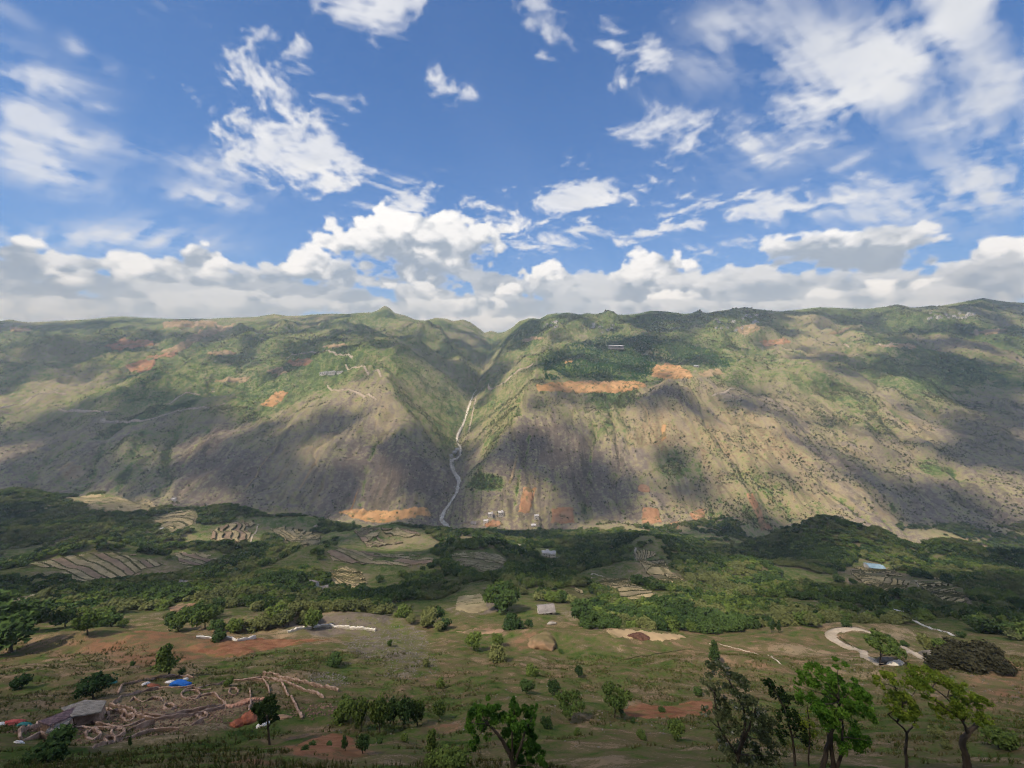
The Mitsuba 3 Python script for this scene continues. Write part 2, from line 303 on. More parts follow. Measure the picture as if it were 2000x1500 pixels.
def land(x, y):
    u, Y = fold(x, y)
    x, y = np.asarray(x, float), np.asarray(y, float)
    z = table(u, Y) + rough(x, y, Y)
    m = np.nonzero((Y > 1180) & (Y < 6500) & (np.abs(x + 180) < 1500))
    if len(m[0]):
        d, bed = to_gorge(x[m], y[m])
        p = np.stack([x[m], y[m], x[m] * 0], -1)
        d = np.maximum(0, d - 5 + (vfbm(p / 90, 3, 31) - .5) * 50 * np.minimum(1, d / 60))
        wall = bed + d * np.where(x[m] < -180, .80, .86) + np.maximum(0, d - 500) * 2
        k = 26.0
        h = np.clip(.5 + .5 * (wall - z[m]) / k, 0, 1)
        z[m] = wall * (1 - h) + z[m] * h - k * h * (1 - h)
    for c, wd, dp in GULLIES:
        m = np.nonzero((x > c[:, 0].min() - 60) & (x < c[:, 0].max() + 60) & (y > c[:, 1].min() - 60) & (y < c[:, 1].max() + 60))
        if len(m[0]):
            d = near_line(c, x[m], y[m])
            z[m] -= dp * np.exp(-(d / wd) ** 2)
    Yr = ridge_Y(u)
    ur = np.clip(u, -1.9, 1.9)
    zr = np.interp(ur, sk_u, sk_z * 0 + 1) * 0 + np.interp(ur, sk_u, sk_z) * Yr
    # near its crest the land takes the height of the skyline, and falls away behind it
    w = sstep(.80, 1.0, Y / Yr)
    behind = np.maximum(0, Y - Yr) * .22
    cap = zr - (Yr - np.minimum(Y, Yr)) * .06
    return np.where(Y > Yr * .8, (z * (1 - w) + cap * w) - behind, z)


def ground(px, py, y0=14.0):
    """Where the lines of sight through points of the photograph meet the land."""
    px, py = np.atleast_1d(np.asarray(px, float)), np.atleast_1d(np.asarray(py, float))
    X, Z = ray(px, py)
    lo, hi = np.full(len(px), y0), np.full(len(px), 7400.0)
    for n in (420, 24, 12):
        t = np.linspace(0, 1, n)
        Ys = np.exp(np.log(lo)[:, None] * (1 - t) + np.log(hi)[:, None] * t)
        d = Z[:, None] * Ys - land((X[:, None] * Ys).ravel(), Ys.ravel()).reshape(Ys.shape)
        k = np.where((d < 0).any(1), np.argmax(d < 0, 1), np.argmin(d, 1)).clip(1)
        r = np.arange(len(px))
        lo, hi = Ys[r, k - 1], Ys[r, k]
    Y = (lo + hi) / 2
    return np.stack([X * Y, Y, land(X * Y, Y)], 1)


for pix, wd, dp in (([(-20, 975), (60, 915), (120, 885), (190, 850), (240, 830)], 26, 26), ([(305, 965), (318, 920), (330, 880), (345, 840), (350, 815)], 18, 18), ([(325, 962), (345, 925), (370, 890), (410, 840)], 13, 13), ([(230, 955), (262, 890), (275, 850)], 22, 12), ([(150, 965), (190, 900), (215, 850)], 24, 12),
                    ([(1802, 1092), (1760, 1062), (1720, 1030), (1680, 1004), (1640, 974), (1605, 950)], 11, 13), ([(1800, 1088), (1775, 1046), (1750, 1010), (1736, 975)], 10, 12), ([(1782, 1062), (1745, 1030), (1712, 1000)], 9, 10), ([(1735, 1085), (1690, 1045), (1655, 1012)], 8, 8), ([(1658, 700), (1648, 670), (1640, 645)], 45, 40), ([(1000, 1010), (1012, 930), (1035, 850)], 10, 8), ([(1140, 1000), (1152, 900), (1165, 830)], 10, 8), ([(1400, 1030), (1380, 950), (1355, 870)], 10, 9), ([(700, 1000), (712, 930), (735, 860)], 9, 7), ([(1900, 960), (1850, 900), (1800, 850), (1740, 800)], 16, 14),
                    # spurs
                    ([(748, 728), (770, 770), (806, 832), (850, 902), (880, 955), (893, 985)], 48, -30), ([(1055, 715), (1036, 770), (986, 856), (930, 938), (908, 1000)], 48, -30), ([(845, 645), (880, 685), (918, 735)], 90, -60), ([(1015, 655), (985, 695), (950, 745)], 90, -55), ([(200, 822), (150, 880), (85, 945)], 60, -34), ([(300, 802), (255, 880), (225, 950)], 55, -22), ([(440, 800), (395, 880), (360, 960)], 50, -20), ([(1310, 752), (1290, 830), (1270, 900)], 60, -24), ([(1690, 690), (1760, 740), (1850, 800)], 120, -40), ([(1500, 650), (1540, 700), (1600, 750)], 120, -36)):
    g = ground(*np.array(pix, float).T)[:, :2]
    t = np.linspace(0, len(g) - 1, 4 * len(g))
    c = np.stack([np.interp(t, np.arange(len(g)), g[:, i]) for i in (0, 1)], 1)
    c[1:-1] += np.random.default_rng(int(wd * 7)).normal(size=(len(c) - 2, 2)) * [wd * .35, wd * .2]
    GULLIES.append((c, wd, dp))

# ------------------------------------------------------------------ what covers the ground
def axes(px, py, rx, ry):
    """Patches on the land (arrays of them): centres and half-axes, in metres on the map."""
    px, py, rx, ry = (np.asarray(v, float) for v in (px, py, rx, ry))
    n = len(px)
    g = ground(np.concatenate([px, px, px]), np.concatenate([py, py - 2, py + 2]))
    c, e = g[:n, :2], g[n:2 * n, :2] - g[2 * n:, :2]
    dist = c[:, 1]
    k = np.clip(np.hypot(e[:, 0], e[:, 1]) / 4, .4 * dist / FPX, 9 * dist / FPX)
    v = c / np.linalg.norm(c, axis=1, keepdims=True)
    return c, np.stack([v[:, 1], -v[:, 0]], 1) * (rx * dist / FPX)[:, None], v * (ry * k)[:, None]


# centre, radii, plant cover (0 bare .. 1 dense wood), soil (0 grey scree, .5 tan, 1 orange), strength
COVER = [
    # far side, left
    (60, 720, 160, 60, .62, .3, .8), (80, 660, 150, 25, .72, .3, .7), (250, 700, 120, 40, .6, .35, .7), (215, 720, 35, 8, .95, .3, .9), (60, 775, 110, 14, .45, .4, .8), (160, 750, 90, 10, .38, .4, .8),
    (500, 660, 200, 30, .62, .3, .8), (450, 700, 180, 35, .72, .4, .7), (600, 740, 120, 60, .8, .5, .85), (640, 700, 120, 30, .72, .5, .8), (420, 760, 120, 22, .6, .35, .7), (530, 770, 80, 20, .72, .4, .8),
    (300, 800, 90, 22, .9, .3, .7), (340, 770, 60, 16, .7, .3, .6), (260, 850, 120, 30, .58, .25, .7), (250, 910, 70, 70, .55, .2, .7), (190, 910, 20, 60, .25, .05, .7), (100, 900, 60, 60, .5, .15, .6), (60, 830, 90, 30, .5, .1, .7), (30, 930, 40, 40, .45, .1, .6),
    (140, 920, 18, 24, .2, .75, .7), (330, 910, 10, 60, .75, .2, .7), (420, 890, 70, 60, .15, .05, .9), (400, 960, 100, 30, .18, .05, .9), (540, 830, 90, 26, .42, .5, .8), (600, 880, 60, 50, .3, .55, .8), (570, 950, 60, 40, .28, .4, .7), (640, 960, 30, 30, .12, .55, .5),
    (690, 820, 50, 40, .3, .35, .8), (755, 800, 26, 60, .28, .45, .8), (760, 860, 60, 20, .5, .6, .8), (720, 930, 80, 50, .12, .02, .9), (800, 930, 60, 50, .12, .02, .9), (800, 975, 40, 18, .3, .5, .7),
    (800, 780, 34, 50, .55, .5, .8), (840, 760, 34, 55, .56, .45, .85), (868, 835, 28, 55, .64, .45, .9), (860, 720, 50, 30, .55, .3, .7), (900, 650, 50, 18, .42, .05, .8), (850, 650, 40, 20, .6, .2, .6), (780, 660, 60, 25, .7, .3, .7),
    # gorge, right wall
    (975, 770, 34, 50, .58, .6, .95), (990, 820, 30, 40, .58, .65, .9), (1010, 770, 20, 40, .55, .6, .8), (960, 860, 24, 40, .6, .6, .8), (985, 720, 40, 20, .5, .4, .7), (1020, 690, 40, 18, .58, .4, .7), (925, 920, 20, 50, .6, .4, .7),
    # far side, right
    (1060, 860, 70, 60, .1, .02, .9), (1130, 900, 80, 70, .12, .04, .9), (1000, 960, 60, 40, .25, .1, .8), (950, 945, 36, 16, .88, .2, .9), (1180, 960, 100, 40, .2, .06, .8), (1300, 1010, 160, 30, .25, .1, .7), (1100, 800, 60, 18, .45, .35, .7), (1200, 775, 60, 12, .5, .5, .7),
    (1180, 690, 90, 22, .9, .3, .95), (1110, 715, 50, 24, .86, .3, .95), (1200, 715, 60, 22, .86, .3, .95), (1330, 690, 70, 18, .93, .3, .95), (1380, 700, 50, 14, .92, .3, .9), (1240, 668, 110, 14, .97, .3, .95), (1260, 640, 120, 16, .7, .3, .8), (1130, 640, 70, 16, .7, .3, .8),
    (1310, 765, 60, 16, .12, .06, .9), (1260, 800, 70, 26, .25, .5, .8), (1290, 850, 70, 40, .3, .6, .8), (1400, 790, 90, 22, .4, .5, .7), (1500, 790, 60, 16, .25, .15, .7), (1480, 860, 90, 36, .33, .62, .9), (1430, 900, 80, 40, .36, .6, .8), (1230, 900, 40, 40, .18, .2, .7),
    (1320, 910, 44, 50, .72, .3, .8), (1500, 960, 110, 50, .50, .5, .9), (1460, 1010, 90, 30, .5, .5, .8), (1620, 900, 70, 26, .14, .1, .9), (1560, 740, 90, 26, .62, .4, .8), (1650, 770, 70, 30, .7, .4, .7), (1700, 820, 60, 40, .66, .35, .6), (1600, 820, 60, 26, .45, .55, .7),
    (1850, 740, 110, 40, .88, .2, .9), (1900, 790, 70, 26, .8, .2, .7), (1830, 910, 30, 16, .85, .2, .8), (1590, 660, 70, 26, .34, .5, .8), (1700, 680, 80, 20, .55, .5, .7), (1900, 670, 90, 14, .3, .2, .7), (1960, 860, 90, 120, .3, .15, .8), (1830, 1000, 130, 60, .3, .25, .8), (1700, 1020, 70, 40, .22, .2, .7),
    (1890, 1060, 60, 34, .42, .55, .8), (1600, 1000, 60, 40, .38, .5, .7), (1960, 780, 60, 30, .4, .4, .7), (1700, 630, 200, 14, .68, .25, .6), (1450, 640, 120, 16, .62, .3, .6),
    (1250, 617, 260, 10, .86, .25, .7), (850, 632, 60, 14, .8, .2, .7), (300, 624, 300, 8, .76, .3, .7), (1750, 607, 250, 10, .82, .25, .7), (755, 608, 25, 10, .9, .2, .9), (1050, 635, 60, 16, .82, .25, .7),
    # open ground among the woods
    (760, 1060, 90, 24, .40, .5, .85), (690, 1130, 40, 20, .36, .5, .85), (935, 1100, 60, 18, .42, .5, .8), (1270, 1110, 50, 40, .40, .5, .85), (1250, 1160, 50, 18, .40, .5, .8), (1720, 1130, 90, 28, .38, .5, .9), (1850, 1165, 50, 24, .40, .5, .85),
    (240, 1110, 120, 28, .34, .5, .85), (230, 980, 95, 18, .40, .55, .9), (340, 1015, 50, 18, .42, .5, .8), (560, 1045, 60, 18, .42, .45, .8), (920, 1185, 50, 20, .38, .4, .7), (1110, 1165, 50, 14, .42, .45, .7), (450, 1045, 50, 20, .36, .45, .8), (650, 1090, 60, 14, .42, .45, .7),
    # near hill: ploughed red earth, grass, grey rubble
    (200, 1260, 150, 22, .2, .78, .8), (330, 1275, 110, 20, .22, .8, .8), (100, 1300, 90, 26, .52, .6, .8), (60, 1330, 70, 18, .62, .6, .7), (180, 1320, 80, 24, .36, .62, .7), (500, 1260, 70, 10, .15, .85, .9), (560, 1290, 110, 20, .68, .5, .9), (470, 1300, 60, 14, .66, .5, .8),
    (680, 1210, 90, 22, .3, .05, .8), (760, 1250, 70, 26, .4, .02, .85), (800, 1290, 50, 30, .42, .05, .7), (720, 1310, 70, 30, .6, .4, .7), (650, 1320, 50, 24, .66, .3, .7), (900, 1270, 60, 24, .48, .5, .7), (1040, 1255, 40, 20, .3, .72, .8), (1000, 1330, 150, 40, .56, .5, .7),
    (1200, 1290, 150, 34, .62, .5, .8), (1130, 1260, 90, 16, .62, .5, .8), (1280, 1270, 60, 16, .5, .6, .7), (1480, 1275, 80, 14, .38, .66, .8), (1480, 1300, 60, 12, .34, .7, .8), (1560, 1270, 60, 12, .25, .5, .7), (1330, 1330, 110, 30, .56, .5, .7),
    (1300, 1386, 80, 14, .08, .95, 1.0), (1360, 1378, 30, 14, .08, .95, 1.0), (640, 1460, 90, 22, .12, .85, .9), (480, 1485, 60, 14, .2, .8, .8), (860, 1425, 70, 16, .3, .75, .8), (1180, 1430, 120, 26, .42, .62, .7), (760, 1480, 120, 20, .48, .6, .7), (560, 1440, 60, 14, .3, .7, .6),
    (350, 1450, 140, 34, .8, .5, .9), (160, 1480, 100, 26, .66, .4, .7), (300, 1390, 170, 34, .26, .55, .9), (120, 1420, 70, 26, .2, .7, .7), (1900, 1300, 90, 26, .3, .25, .7), (1960, 1330, 50, 30, .2, .7, .8), (1700, 1330, 90, 26, .55, .5, .7), (1750, 1260, 70, 20, .6, .5, .8), (1800, 1450, 150, 30, .48, .62, .7),
    (1740, 1210, 80, 22, .55, .4, .8), (1850, 1240, 80, 14, .5, .45, .7), (1650, 1480, 100, 20, .45, .62, .6), (1150, 1380, 160, 20, .55, .4, .7), (930, 1195, 40, 14, .35, .3, .8), (700, 1235, 40, 6, .35, .02, .8),
]


def cover_at(x, y):
    """Plant cover and soil hue of the land, 0..1 each."""
    u, Y = fold(x, y)
    p = np.stack([x, y, x * 0], -1)
    n1, n2 = vfbm(p / 300, 4, 41), vfbm(p / 45, 4, 42)
    near, mid = 1 - sstep(190, 260, Y), sstep(190, 260, Y) * (1 - sstep(1150, 1350, Y))
    face, high = sstep(1150, 1350, Y) * (1 - sstep(2050, 2500, Y)), sstep(2050, 2500, Y)
    veg = near * .47 + mid * .6 + face * .32 + high * .6
    soil = near * .62 + mid * .35 + face * (.2 + .25 * sstep(-.2, .5, u)) + high * .35
    veg = veg + (n1 - .5) * (.5 * high + .35 * face + .75 * near)
    for (px, py, rx, ry, v, s, w), c, a, b in zip(COVER, *AX):
        la, lb = np.dot(a, a), np.dot(b, b)
        dx, dy = x - c[0], y - c[1]
        m = np.nonzero((np.abs(dx) + np.abs(dy)) < 2.6 * (math.sqrt(la) + math.sqrt(lb)))
        if not len(m[0]): continue
        X, Yy = dx[m], dy[m]
        q = ((X * a[0] + Yy * a[1]) / la) ** 2 + ((X * b[0] + Yy * b[1]) / lb) ** 2
        q = np.sqrt(q) + (n2[m] - .5) * .9
        k = w * (1 - sstep(.55, 1.25, q))
        veg[m] += (v - veg[m]) * k
        soil[m] += (s - soil[m]) * k
    for c, wd, dp in GULLIES:
        if dp < 0: continue
        m = np.nonzero((np.abs(x - c[:, 0].mean()) < 700) & (np.abs(y - c[:, 1].mean()) < 700))
        if len(m[0]):
            k = np.exp(-(near_line(c, x[m], y[m]) / (wd * .8)) ** 2) * sstep(.3, .6, vfbm(p[m] / 28, 3, 43)) * .8
            veg[m] += (.80 - veg[m]) * k
    return np.clip(veg + (n2 - .5) * .22, 0, 1), np.clip(soil + (n2 - .5) * .12, 0, 1)


AX = axes(*np.array(COVER).T[:4])

N, F = mikit.noise, mikit.fbm


def ramp(stops, t):
    c = mi.Color3f(stops[0][1])
    for (a, ca), (b, cb) in zip(stops[:-1], stops[1:]):
        c = mikit.mix(c, mi.Color3f(cb), dr.clip((t - a) / (b - a), 0, 1))
    return c


def land_colour(p, n, uv):
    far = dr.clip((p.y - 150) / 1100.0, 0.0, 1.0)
    face = mikit.smoothstep(1150.0, 1400.0, p.y)
    big, mid = F(p.x / 38, p.y / 38, p.z / 38, 4), F(p.x / 9.0, p.y / 9.0, p.z / 9, 3)
    fine, tuft = F(p.x / 1.7, p.y / 1.7, p.z / 1.7, 3), F(p.x / .28, p.y / .28, p.z / .28, 2)
    wob = (F(p.x / 120, p.y / 160, 3.0, 3) - .5) * 60
    wash = F((p.x + wob) / 13, p.y / 230, 0.0, 4)                 # washed streaks down the fall of the slope
    rill = 1 - dr.abs(2 * F((p.x + wob * .6) / 70, p.y / 420, 5.0, 4) - 1)
    v = uv.x + (big - .5) * .40 + (mid - .5) * (.42 + .48 * far) + (fine - .5) * .55 + (tuft - .5) * .45 * (1 - far) + (F(p.x / 4.2 + 3, p.y / 4.2, p.z / 4.2, 3) - .5) * .8 * (1 - far) + face * (wash - .5) * .26
    s = uv.y + (big - .5) * .22 + (fine - .5) * .14 + face * (wash - .5) * .45
    bare = ramp([(0, (.155, .130, .106)), (.30, (.205, .178, .150)), (.5, (.30, .245, .160)), (.75, (.235, .135, .080)), (1, (.31, .150, .070))], s)
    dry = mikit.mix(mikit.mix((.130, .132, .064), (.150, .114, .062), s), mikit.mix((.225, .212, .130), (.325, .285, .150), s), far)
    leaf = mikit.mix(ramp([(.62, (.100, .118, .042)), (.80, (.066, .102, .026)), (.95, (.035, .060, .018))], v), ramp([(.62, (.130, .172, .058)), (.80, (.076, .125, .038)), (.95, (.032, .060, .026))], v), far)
    c = mikit.mix(bare, dry, mikit.smoothstep(.22, .44, v))
    c = mikit.mix(c, leaf, mikit.smoothstep(.46, .66, v))
    c = mikit.mix(c, (.060, .066, .040), face * mikit.smoothstep(.90, .985, rill) * .38)
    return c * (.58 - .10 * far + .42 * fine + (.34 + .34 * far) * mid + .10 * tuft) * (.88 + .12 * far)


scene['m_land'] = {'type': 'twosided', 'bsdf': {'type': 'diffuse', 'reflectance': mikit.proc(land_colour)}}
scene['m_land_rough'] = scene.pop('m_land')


def land_sheet():
    cuts = [(4, 26, 26), (26, 300, 330), (300, 1250, 330), (1250, 2300, 450), (2300, 7500, 280)]
    Ys = np.concatenate([np.exp(np.linspace(math.log(a), math.log(b), n, endpoint=False)) for a, b, n in cuts] + [[7500.0, 9500.0, 14000.0]])
    u = np.linspace(-1.62, 1.62, 700)
    a0 = math.atan(1.62)
    side = np.linspace(a0, math.pi, 44)[1:]
    A = np.concatenate([-side[::-1], np.arctan(u), side[:-1]])
    scale = np.where(np.abs(A) <= a0 + 1e-9, 1 / np.cos(np.clip(A, -a0, a0)), math.hypot(1, 1.62))
    R = Ys[:, None] * scale[None]
    x, y = R * np.sin(A)[None], R * np.cos(A)[None]
    z = land(x.ravel(), y.ravel()).reshape(x.shape)
    nr, nc = x.shape
    i, j = np.meshgrid(np.arange(nr - 1), np.arange(nc), indexing='ij')
    j2 = (j + 1) % nc
    q = np.stack([i * nc + j, i * nc + j2, (i + 1) * nc + j2, (i + 1) * nc + j], -1).reshape(-1, 4)
    v = np.stack([x, y, z], -1).reshape(-1, 3)
    centre = len(v)
    v = np.vstack([v, [[0, 0, v[:nc, 2].mean()]]])
    f = np.vstack([q[:, [0, 2, 1]], q[:, [0, 3, 2]], np.stack([np.full(nc, centre), (np.arange(nc) + 1) % nc, np.arange(nc)], 1)])
    f = f[:, ::-1] if np.cross(v[f[0, 1]] - v[f[0, 0]], v[f[0, 2]] - v[f[0, 0]])[2] < 0 else f
    uv = np.stack(cover_at(v[:, 0], v[:, 1]), -1)
    return v, f, uv


_v, _f, _uv = land_sheet()
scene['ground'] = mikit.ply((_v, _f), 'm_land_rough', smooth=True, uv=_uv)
labels['ground'] = {'label': 'steep grassy hillside, valley floor and bare gullied mountain slopes beyond', 'category': 'ground', 'kind': 'structure'}


# ------------------------------------------------------------------ the clouds overhead that shade the land
CLOUD_H = 5000.0
LIGHT = [  # where the sun reaches the land (-) and where a cloud shades it (+): centre, radii, amount
    (420, 890, 90, 60, 1), (60, 900, 140, 70, .9), (720, 925, 85, 36, 1), (820, 925, 60, 40, 1), (1060, 900, 90, 90, 1), (1150, 950, 100, 60, 1), (1300, 768, 70, 14, .9), (1330, 930, 60, 50, 1), (1240, 990, 120, 30, 1),
    (1620, 890, 80, 26, .9), (1960, 880, 100, 70, .6), (1800, 1000, 110, 40, .9), (1850, 740, 110, 30, .7), (1480, 800, 70, 14, .9), (1240, 668, 130, 14, 1), (300, 860, 80, 60, .8),
    (1640, 622, 120, 12, 1), (1900, 640, 120, 18, .8), (250, 800, 70, 16, .8), (500, 985, 120, 25, .9), (1130, 1030, 300, 20, 1), (660, 960, 60, 30, .7), (120, 830, 80, 30, .8),
    (600, 760, 140, 60, -1.2), (450, 740, 100, 40, -1), (760, 800, 60, 60, -1.2), (975, 790, 50, 70, -1.4), (1180, 752, 130, 12, -1.3), (1180, 715, 100, 16, -1), (1260, 840, 70, 40, -1.2), (1480, 860, 120, 30, -1.3), (1420, 930, 60, 40, -1.1), (1520, 980, 130, 60, -1.5),
    (1890, 1060, 90, 44, -1.5), (250, 978, 130, 16, -1.4), (780, 1010, 60, 12, -1.4), (600, 880, 50, 40, -1), (1640, 780, 110, 30, -1.1), (1600, 670, 80, 20, -1.1), (400, 632, 120, 10, -1), (1740, 690, 120, 14, -1), (700, 700, 100, 25, -1), (850, 740, 50, 50, -1),
    (1250, 900, 40, 30, -.8), (1700, 960, 70, 26, -1), (1660, 1060, 40, 14, -1), (40, 790, 120, 16, -.8), (1100, 640, 70, 14, -1), (540, 850, 80, 20, -.8), (1005, 760, 40, 50, -1.3), (955, 850, 30, 45, -1.3), (930, 905, 20, 35, -1.2), (830, 790, 50, 60, -1.2), (700, 840, 90, 26, -1),
]


def cloud_deck():
    step = 50.0
    gx, gy = np.meshgrid(np.arange(-11000, 6500, step), np.arange(-7000, 4500, step), indexing='ij')
    shift = SUN[:2] / SUN[2]
    px, py = gx - shift[0] * (CLOUD_H + 350), gy - shift[1] * (CLOUD_H + 350)     # the place below, along the sun's rays
    p = np.stack([gx, gy, gx * 0], -1)
    n = vfbm(p / 800, 5, 51)
    D = (n - .60) * 5.0
    holes = (vfbm(p / 150, 4, 54) - .5) * 9
    near = (1 - sstep(1050, 1400, py)) * (1 - sstep(4000, 6000, np.abs(px)))
    warp = (vfbm(p / 260, 4, 52) - .5) * .9
    L = np.array(LIGHT)
    for w, c, e1, e2 in zip(L[:, 4], *axes(*L.T[:4])):
        z = land(c[:1], c[1:])[0]
        q = c + shift * (CLOUD_H - z)
        la, lb = e1 @ e1, e2 @ e2
        dx, dy = gx - q[0], gy - q[1]
        r = np.sqrt(((dx * e1[0] + dy * e1[1]) / la) ** 2 + ((dx * e2[0] + dy * e2[1]) / lb) ** 2) + warp
        D += (w * 3.0 - D) * (1 - sstep(.5, 1.2, r)) * min(1, abs(w))
    D = (np.clip(D, -4, .45) + holes * .8) * (1 - near) + np.clip(D, -4, -.1) * near + (holes - .25) * near
    D = D - 6 * sstep(3300, 4300, gy)
    th = np.sqrt(np.clip(D, 0, 1.2))
    lump = .6 + .8 * vfbm(p / 220, 4, 53)
    top, bot = CLOUD_H + 260 * th * lump, CLOUD_H - 60 * th * lump
    nr, nc = gx.shape
    idx = np.arange(nr * nc).reshape(nr, nc)
    q = np.stack([idx[:-1, :-1], idx[1:, :-1], idx[1:, 1:], idx[:-1, 1:]], -1).reshape(-1, 4)
    q = q[(th.ravel()[q] > 0).any(1)]
    f = np.vstack([q[:, [0, 1, 2]], q[:, [0, 2, 3]]])
    v = np.vstack([np.stack([gx, gy, top], -1).reshape(-1, 3), np.stack([gx, gy, bot], -1).reshape(-1, 3)])
    f = np.vstack([f, f[:, ::-1] + nr * nc])
    used, inv = np.unique(f, return_inverse=True)
    return v[used], inv.reshape(f.shape)


scene['m_cloud'] = {'type': 'principledthin', 'base_color': {'type': 'rgb', 'value': [.97, .97, .98]}, 'roughness': .9, 'diff_trans': 1.45, 'spec_trans': 0.0}
scene['cloud'] = mikit.ply(cloud_deck(), 'm_cloud', smooth=True)
labels['cloud'] = {'label': 'broken white cloud layer high overhead', 'category': 'cloud', 'kind': 'stuff'}

# ------------------------------------------------------------------ air
scene['air'] = {'type': 'homogeneous', 'albedo': {'type': 'rgb', 'value': [.93, .95, .97]}, 'sigma_t': {'type': 'rgb', 'value': [5.4e-5, 6.2e-5, 7.4e-5]}}
scene['haze'] = {'type': 'cube', 'to_world': T().translate([0, 0, -340]).scale([16000, 16000, 1200]), 'bsdf': {'type': 'null'}, 'interior': {'type': 'ref', 'id': 'air'}}
labels['haze'] = {'label': 'thin bluish haze that fades the far ridge', 'category': 'haze', 'kind': 'stuff'}
scene['camera']['medium'] = {'type': 'ref', 'id': 'air'}

# ------------------------------------------------------------------ fields, terraces, tracks and streams laid on the land
def nm(name):
    """The next free key of this name."""
    k, i = name, 0
    while k in labels: i += 1; k = f'{name}_{i:03d}'
    return k


def tag(key, label, cat=None, group=None, kind=None):
    labels[key] = {'label': label}
    if cat: labels[key]['category'] = cat
    if group: labels[key]['group'] = group
    if kind: labels[key]['kind'] = kind
    return key


def matt(name, fn):
    scene[name] = {'type': 'twosided', 'bsdf': {'type': 'diffuse', 'reflectance': mikit.proc(fn) if callable(fn) else {'type': 'rgb', 'value': list(fn)}}}


def earth(lo, hi, scale=6.0, weeds=None):
    def fn(p, n, uv):
        t = F(p.x / scale, p.y / scale, p.z / scale, 4)
        f = F(p.x / (scale * .12), p.y / (scale * .12), p.z / (scale * .12), 2)
        c = mikit.mix(lo, hi, dr.clip((t - .5) * 2.4 + .5 + (f - .5) * .7, 0, 1))
        if weeds is not None:
            c = mikit.mix(c, weeds, mikit.smoothstep(.54, .68, F(p.x / (scale * .9) + 7, p.y / (scale * .9), p.z / (scale * .9), 4)) * .85)
        return c
    return fn


matt('m_orange', earth((.36, .205, .090), (.52, .33, .165), 22, (.16, .15, .065)))
matt('m_brown', earth((.24, .155, .100), (.34, .235, .155), 20, (.13, .12, .06)))
matt('m_tawny', earth((.30, .165, .090), (.44, .270, .165), 22, (.17, .15, .07)))
matt('m_paleearth', earth((.28, .215, .13), (.40, .31, .19), 25, (.16, .15, .07)))
matt('m_red', earth((.17, .080, .046), (.28, .145, .085), 3, (.15, .12, .05)))
matt('m_path', earth((.34, .29, .22), (.52, .46, .37), 8))
matt('m_stream', earth((.40, .37, .31), (.66, .63, .57), 9))
matt('m_concrete', earth((.50, .48, .43), (.72, .70, .64), 2.5))
matt('m_straw_a', earth((.30, .25, .14), (.48, .40, .23), 9, (.17, .16, .07)))
matt('m_straw_b', earth((.22, .19, .12), (.36, .31, .19), 9, (.14, .145, .06)))
matt('m_straw_c', earth((.18, .14, .10), (.29, .225, .16), 9))
matt('m_bank', earth((.045, .050, .025), (.105, .105, .050), 5))

BLOCKED = []      # ground where no tree stands


def outline(poly, step=6.0):
    """A pixel outline on the land, as a polygon on the map."""
    p = np.array(poly + poly[:1], float)
    out = []
    for a, b in zip(p[:-1], p[1:]):
        n = max(1, int(np.hypot(*(b - a)) / step))
        out += [a + (b - a) * k / n for k in range(n)]
    o = np.array(out)
    o += (rng.random(o.shape) - .5) * step * .7
    g = ground(o[:, 0], o[:, 1])
    P = Polygon(g[:, :2]).buffer(0)
    if P.geom_type != 'Polygon': P = max(P.geoms, key=lambda q: q.area)
    return P


def drape(P, lift, cell=None):
    """A polygon of the map as a sheet on the land."""
    cell = cell or max(1.0, math.sqrt(P.area) / 26)
    ring = np.array(P.exterior.segmentize(cell).coords)[:-1]
    x0, y0, x1, y1 = P.bounds
    gx, gy = np.meshgrid(np.arange(x0, x1, cell), np.arange(y0, y1, cell))
    q = np.stack([gx.ravel(), gy.ravel()], 1) + (rng.random((gx.size, 2)) - .5) * cell * .5
    q = q[shapely.contains_xy(P.buffer(-cell * .4), q[:, 0], q[:, 1])]
    v = np.vstack([ring, q])
    f = Delaunay(v).simplices
    c = v[f].mean(1)
    f = f[shapely.contains_xy(P, c[:, 0], c[:, 1])]
    a = v[f]
    flip = np.cross(a[:, 1] - a[:, 0], a[:, 2] - a[:, 0]) < 0
    f[flip] = f[flip][:, ::-1]
    edge = np.concatenate([np.full(len(ring), -.3), np.ones(len(q))])
    return np.column_stack([v, land(v[:, 0], v[:, 1]) + lift * edge]), f


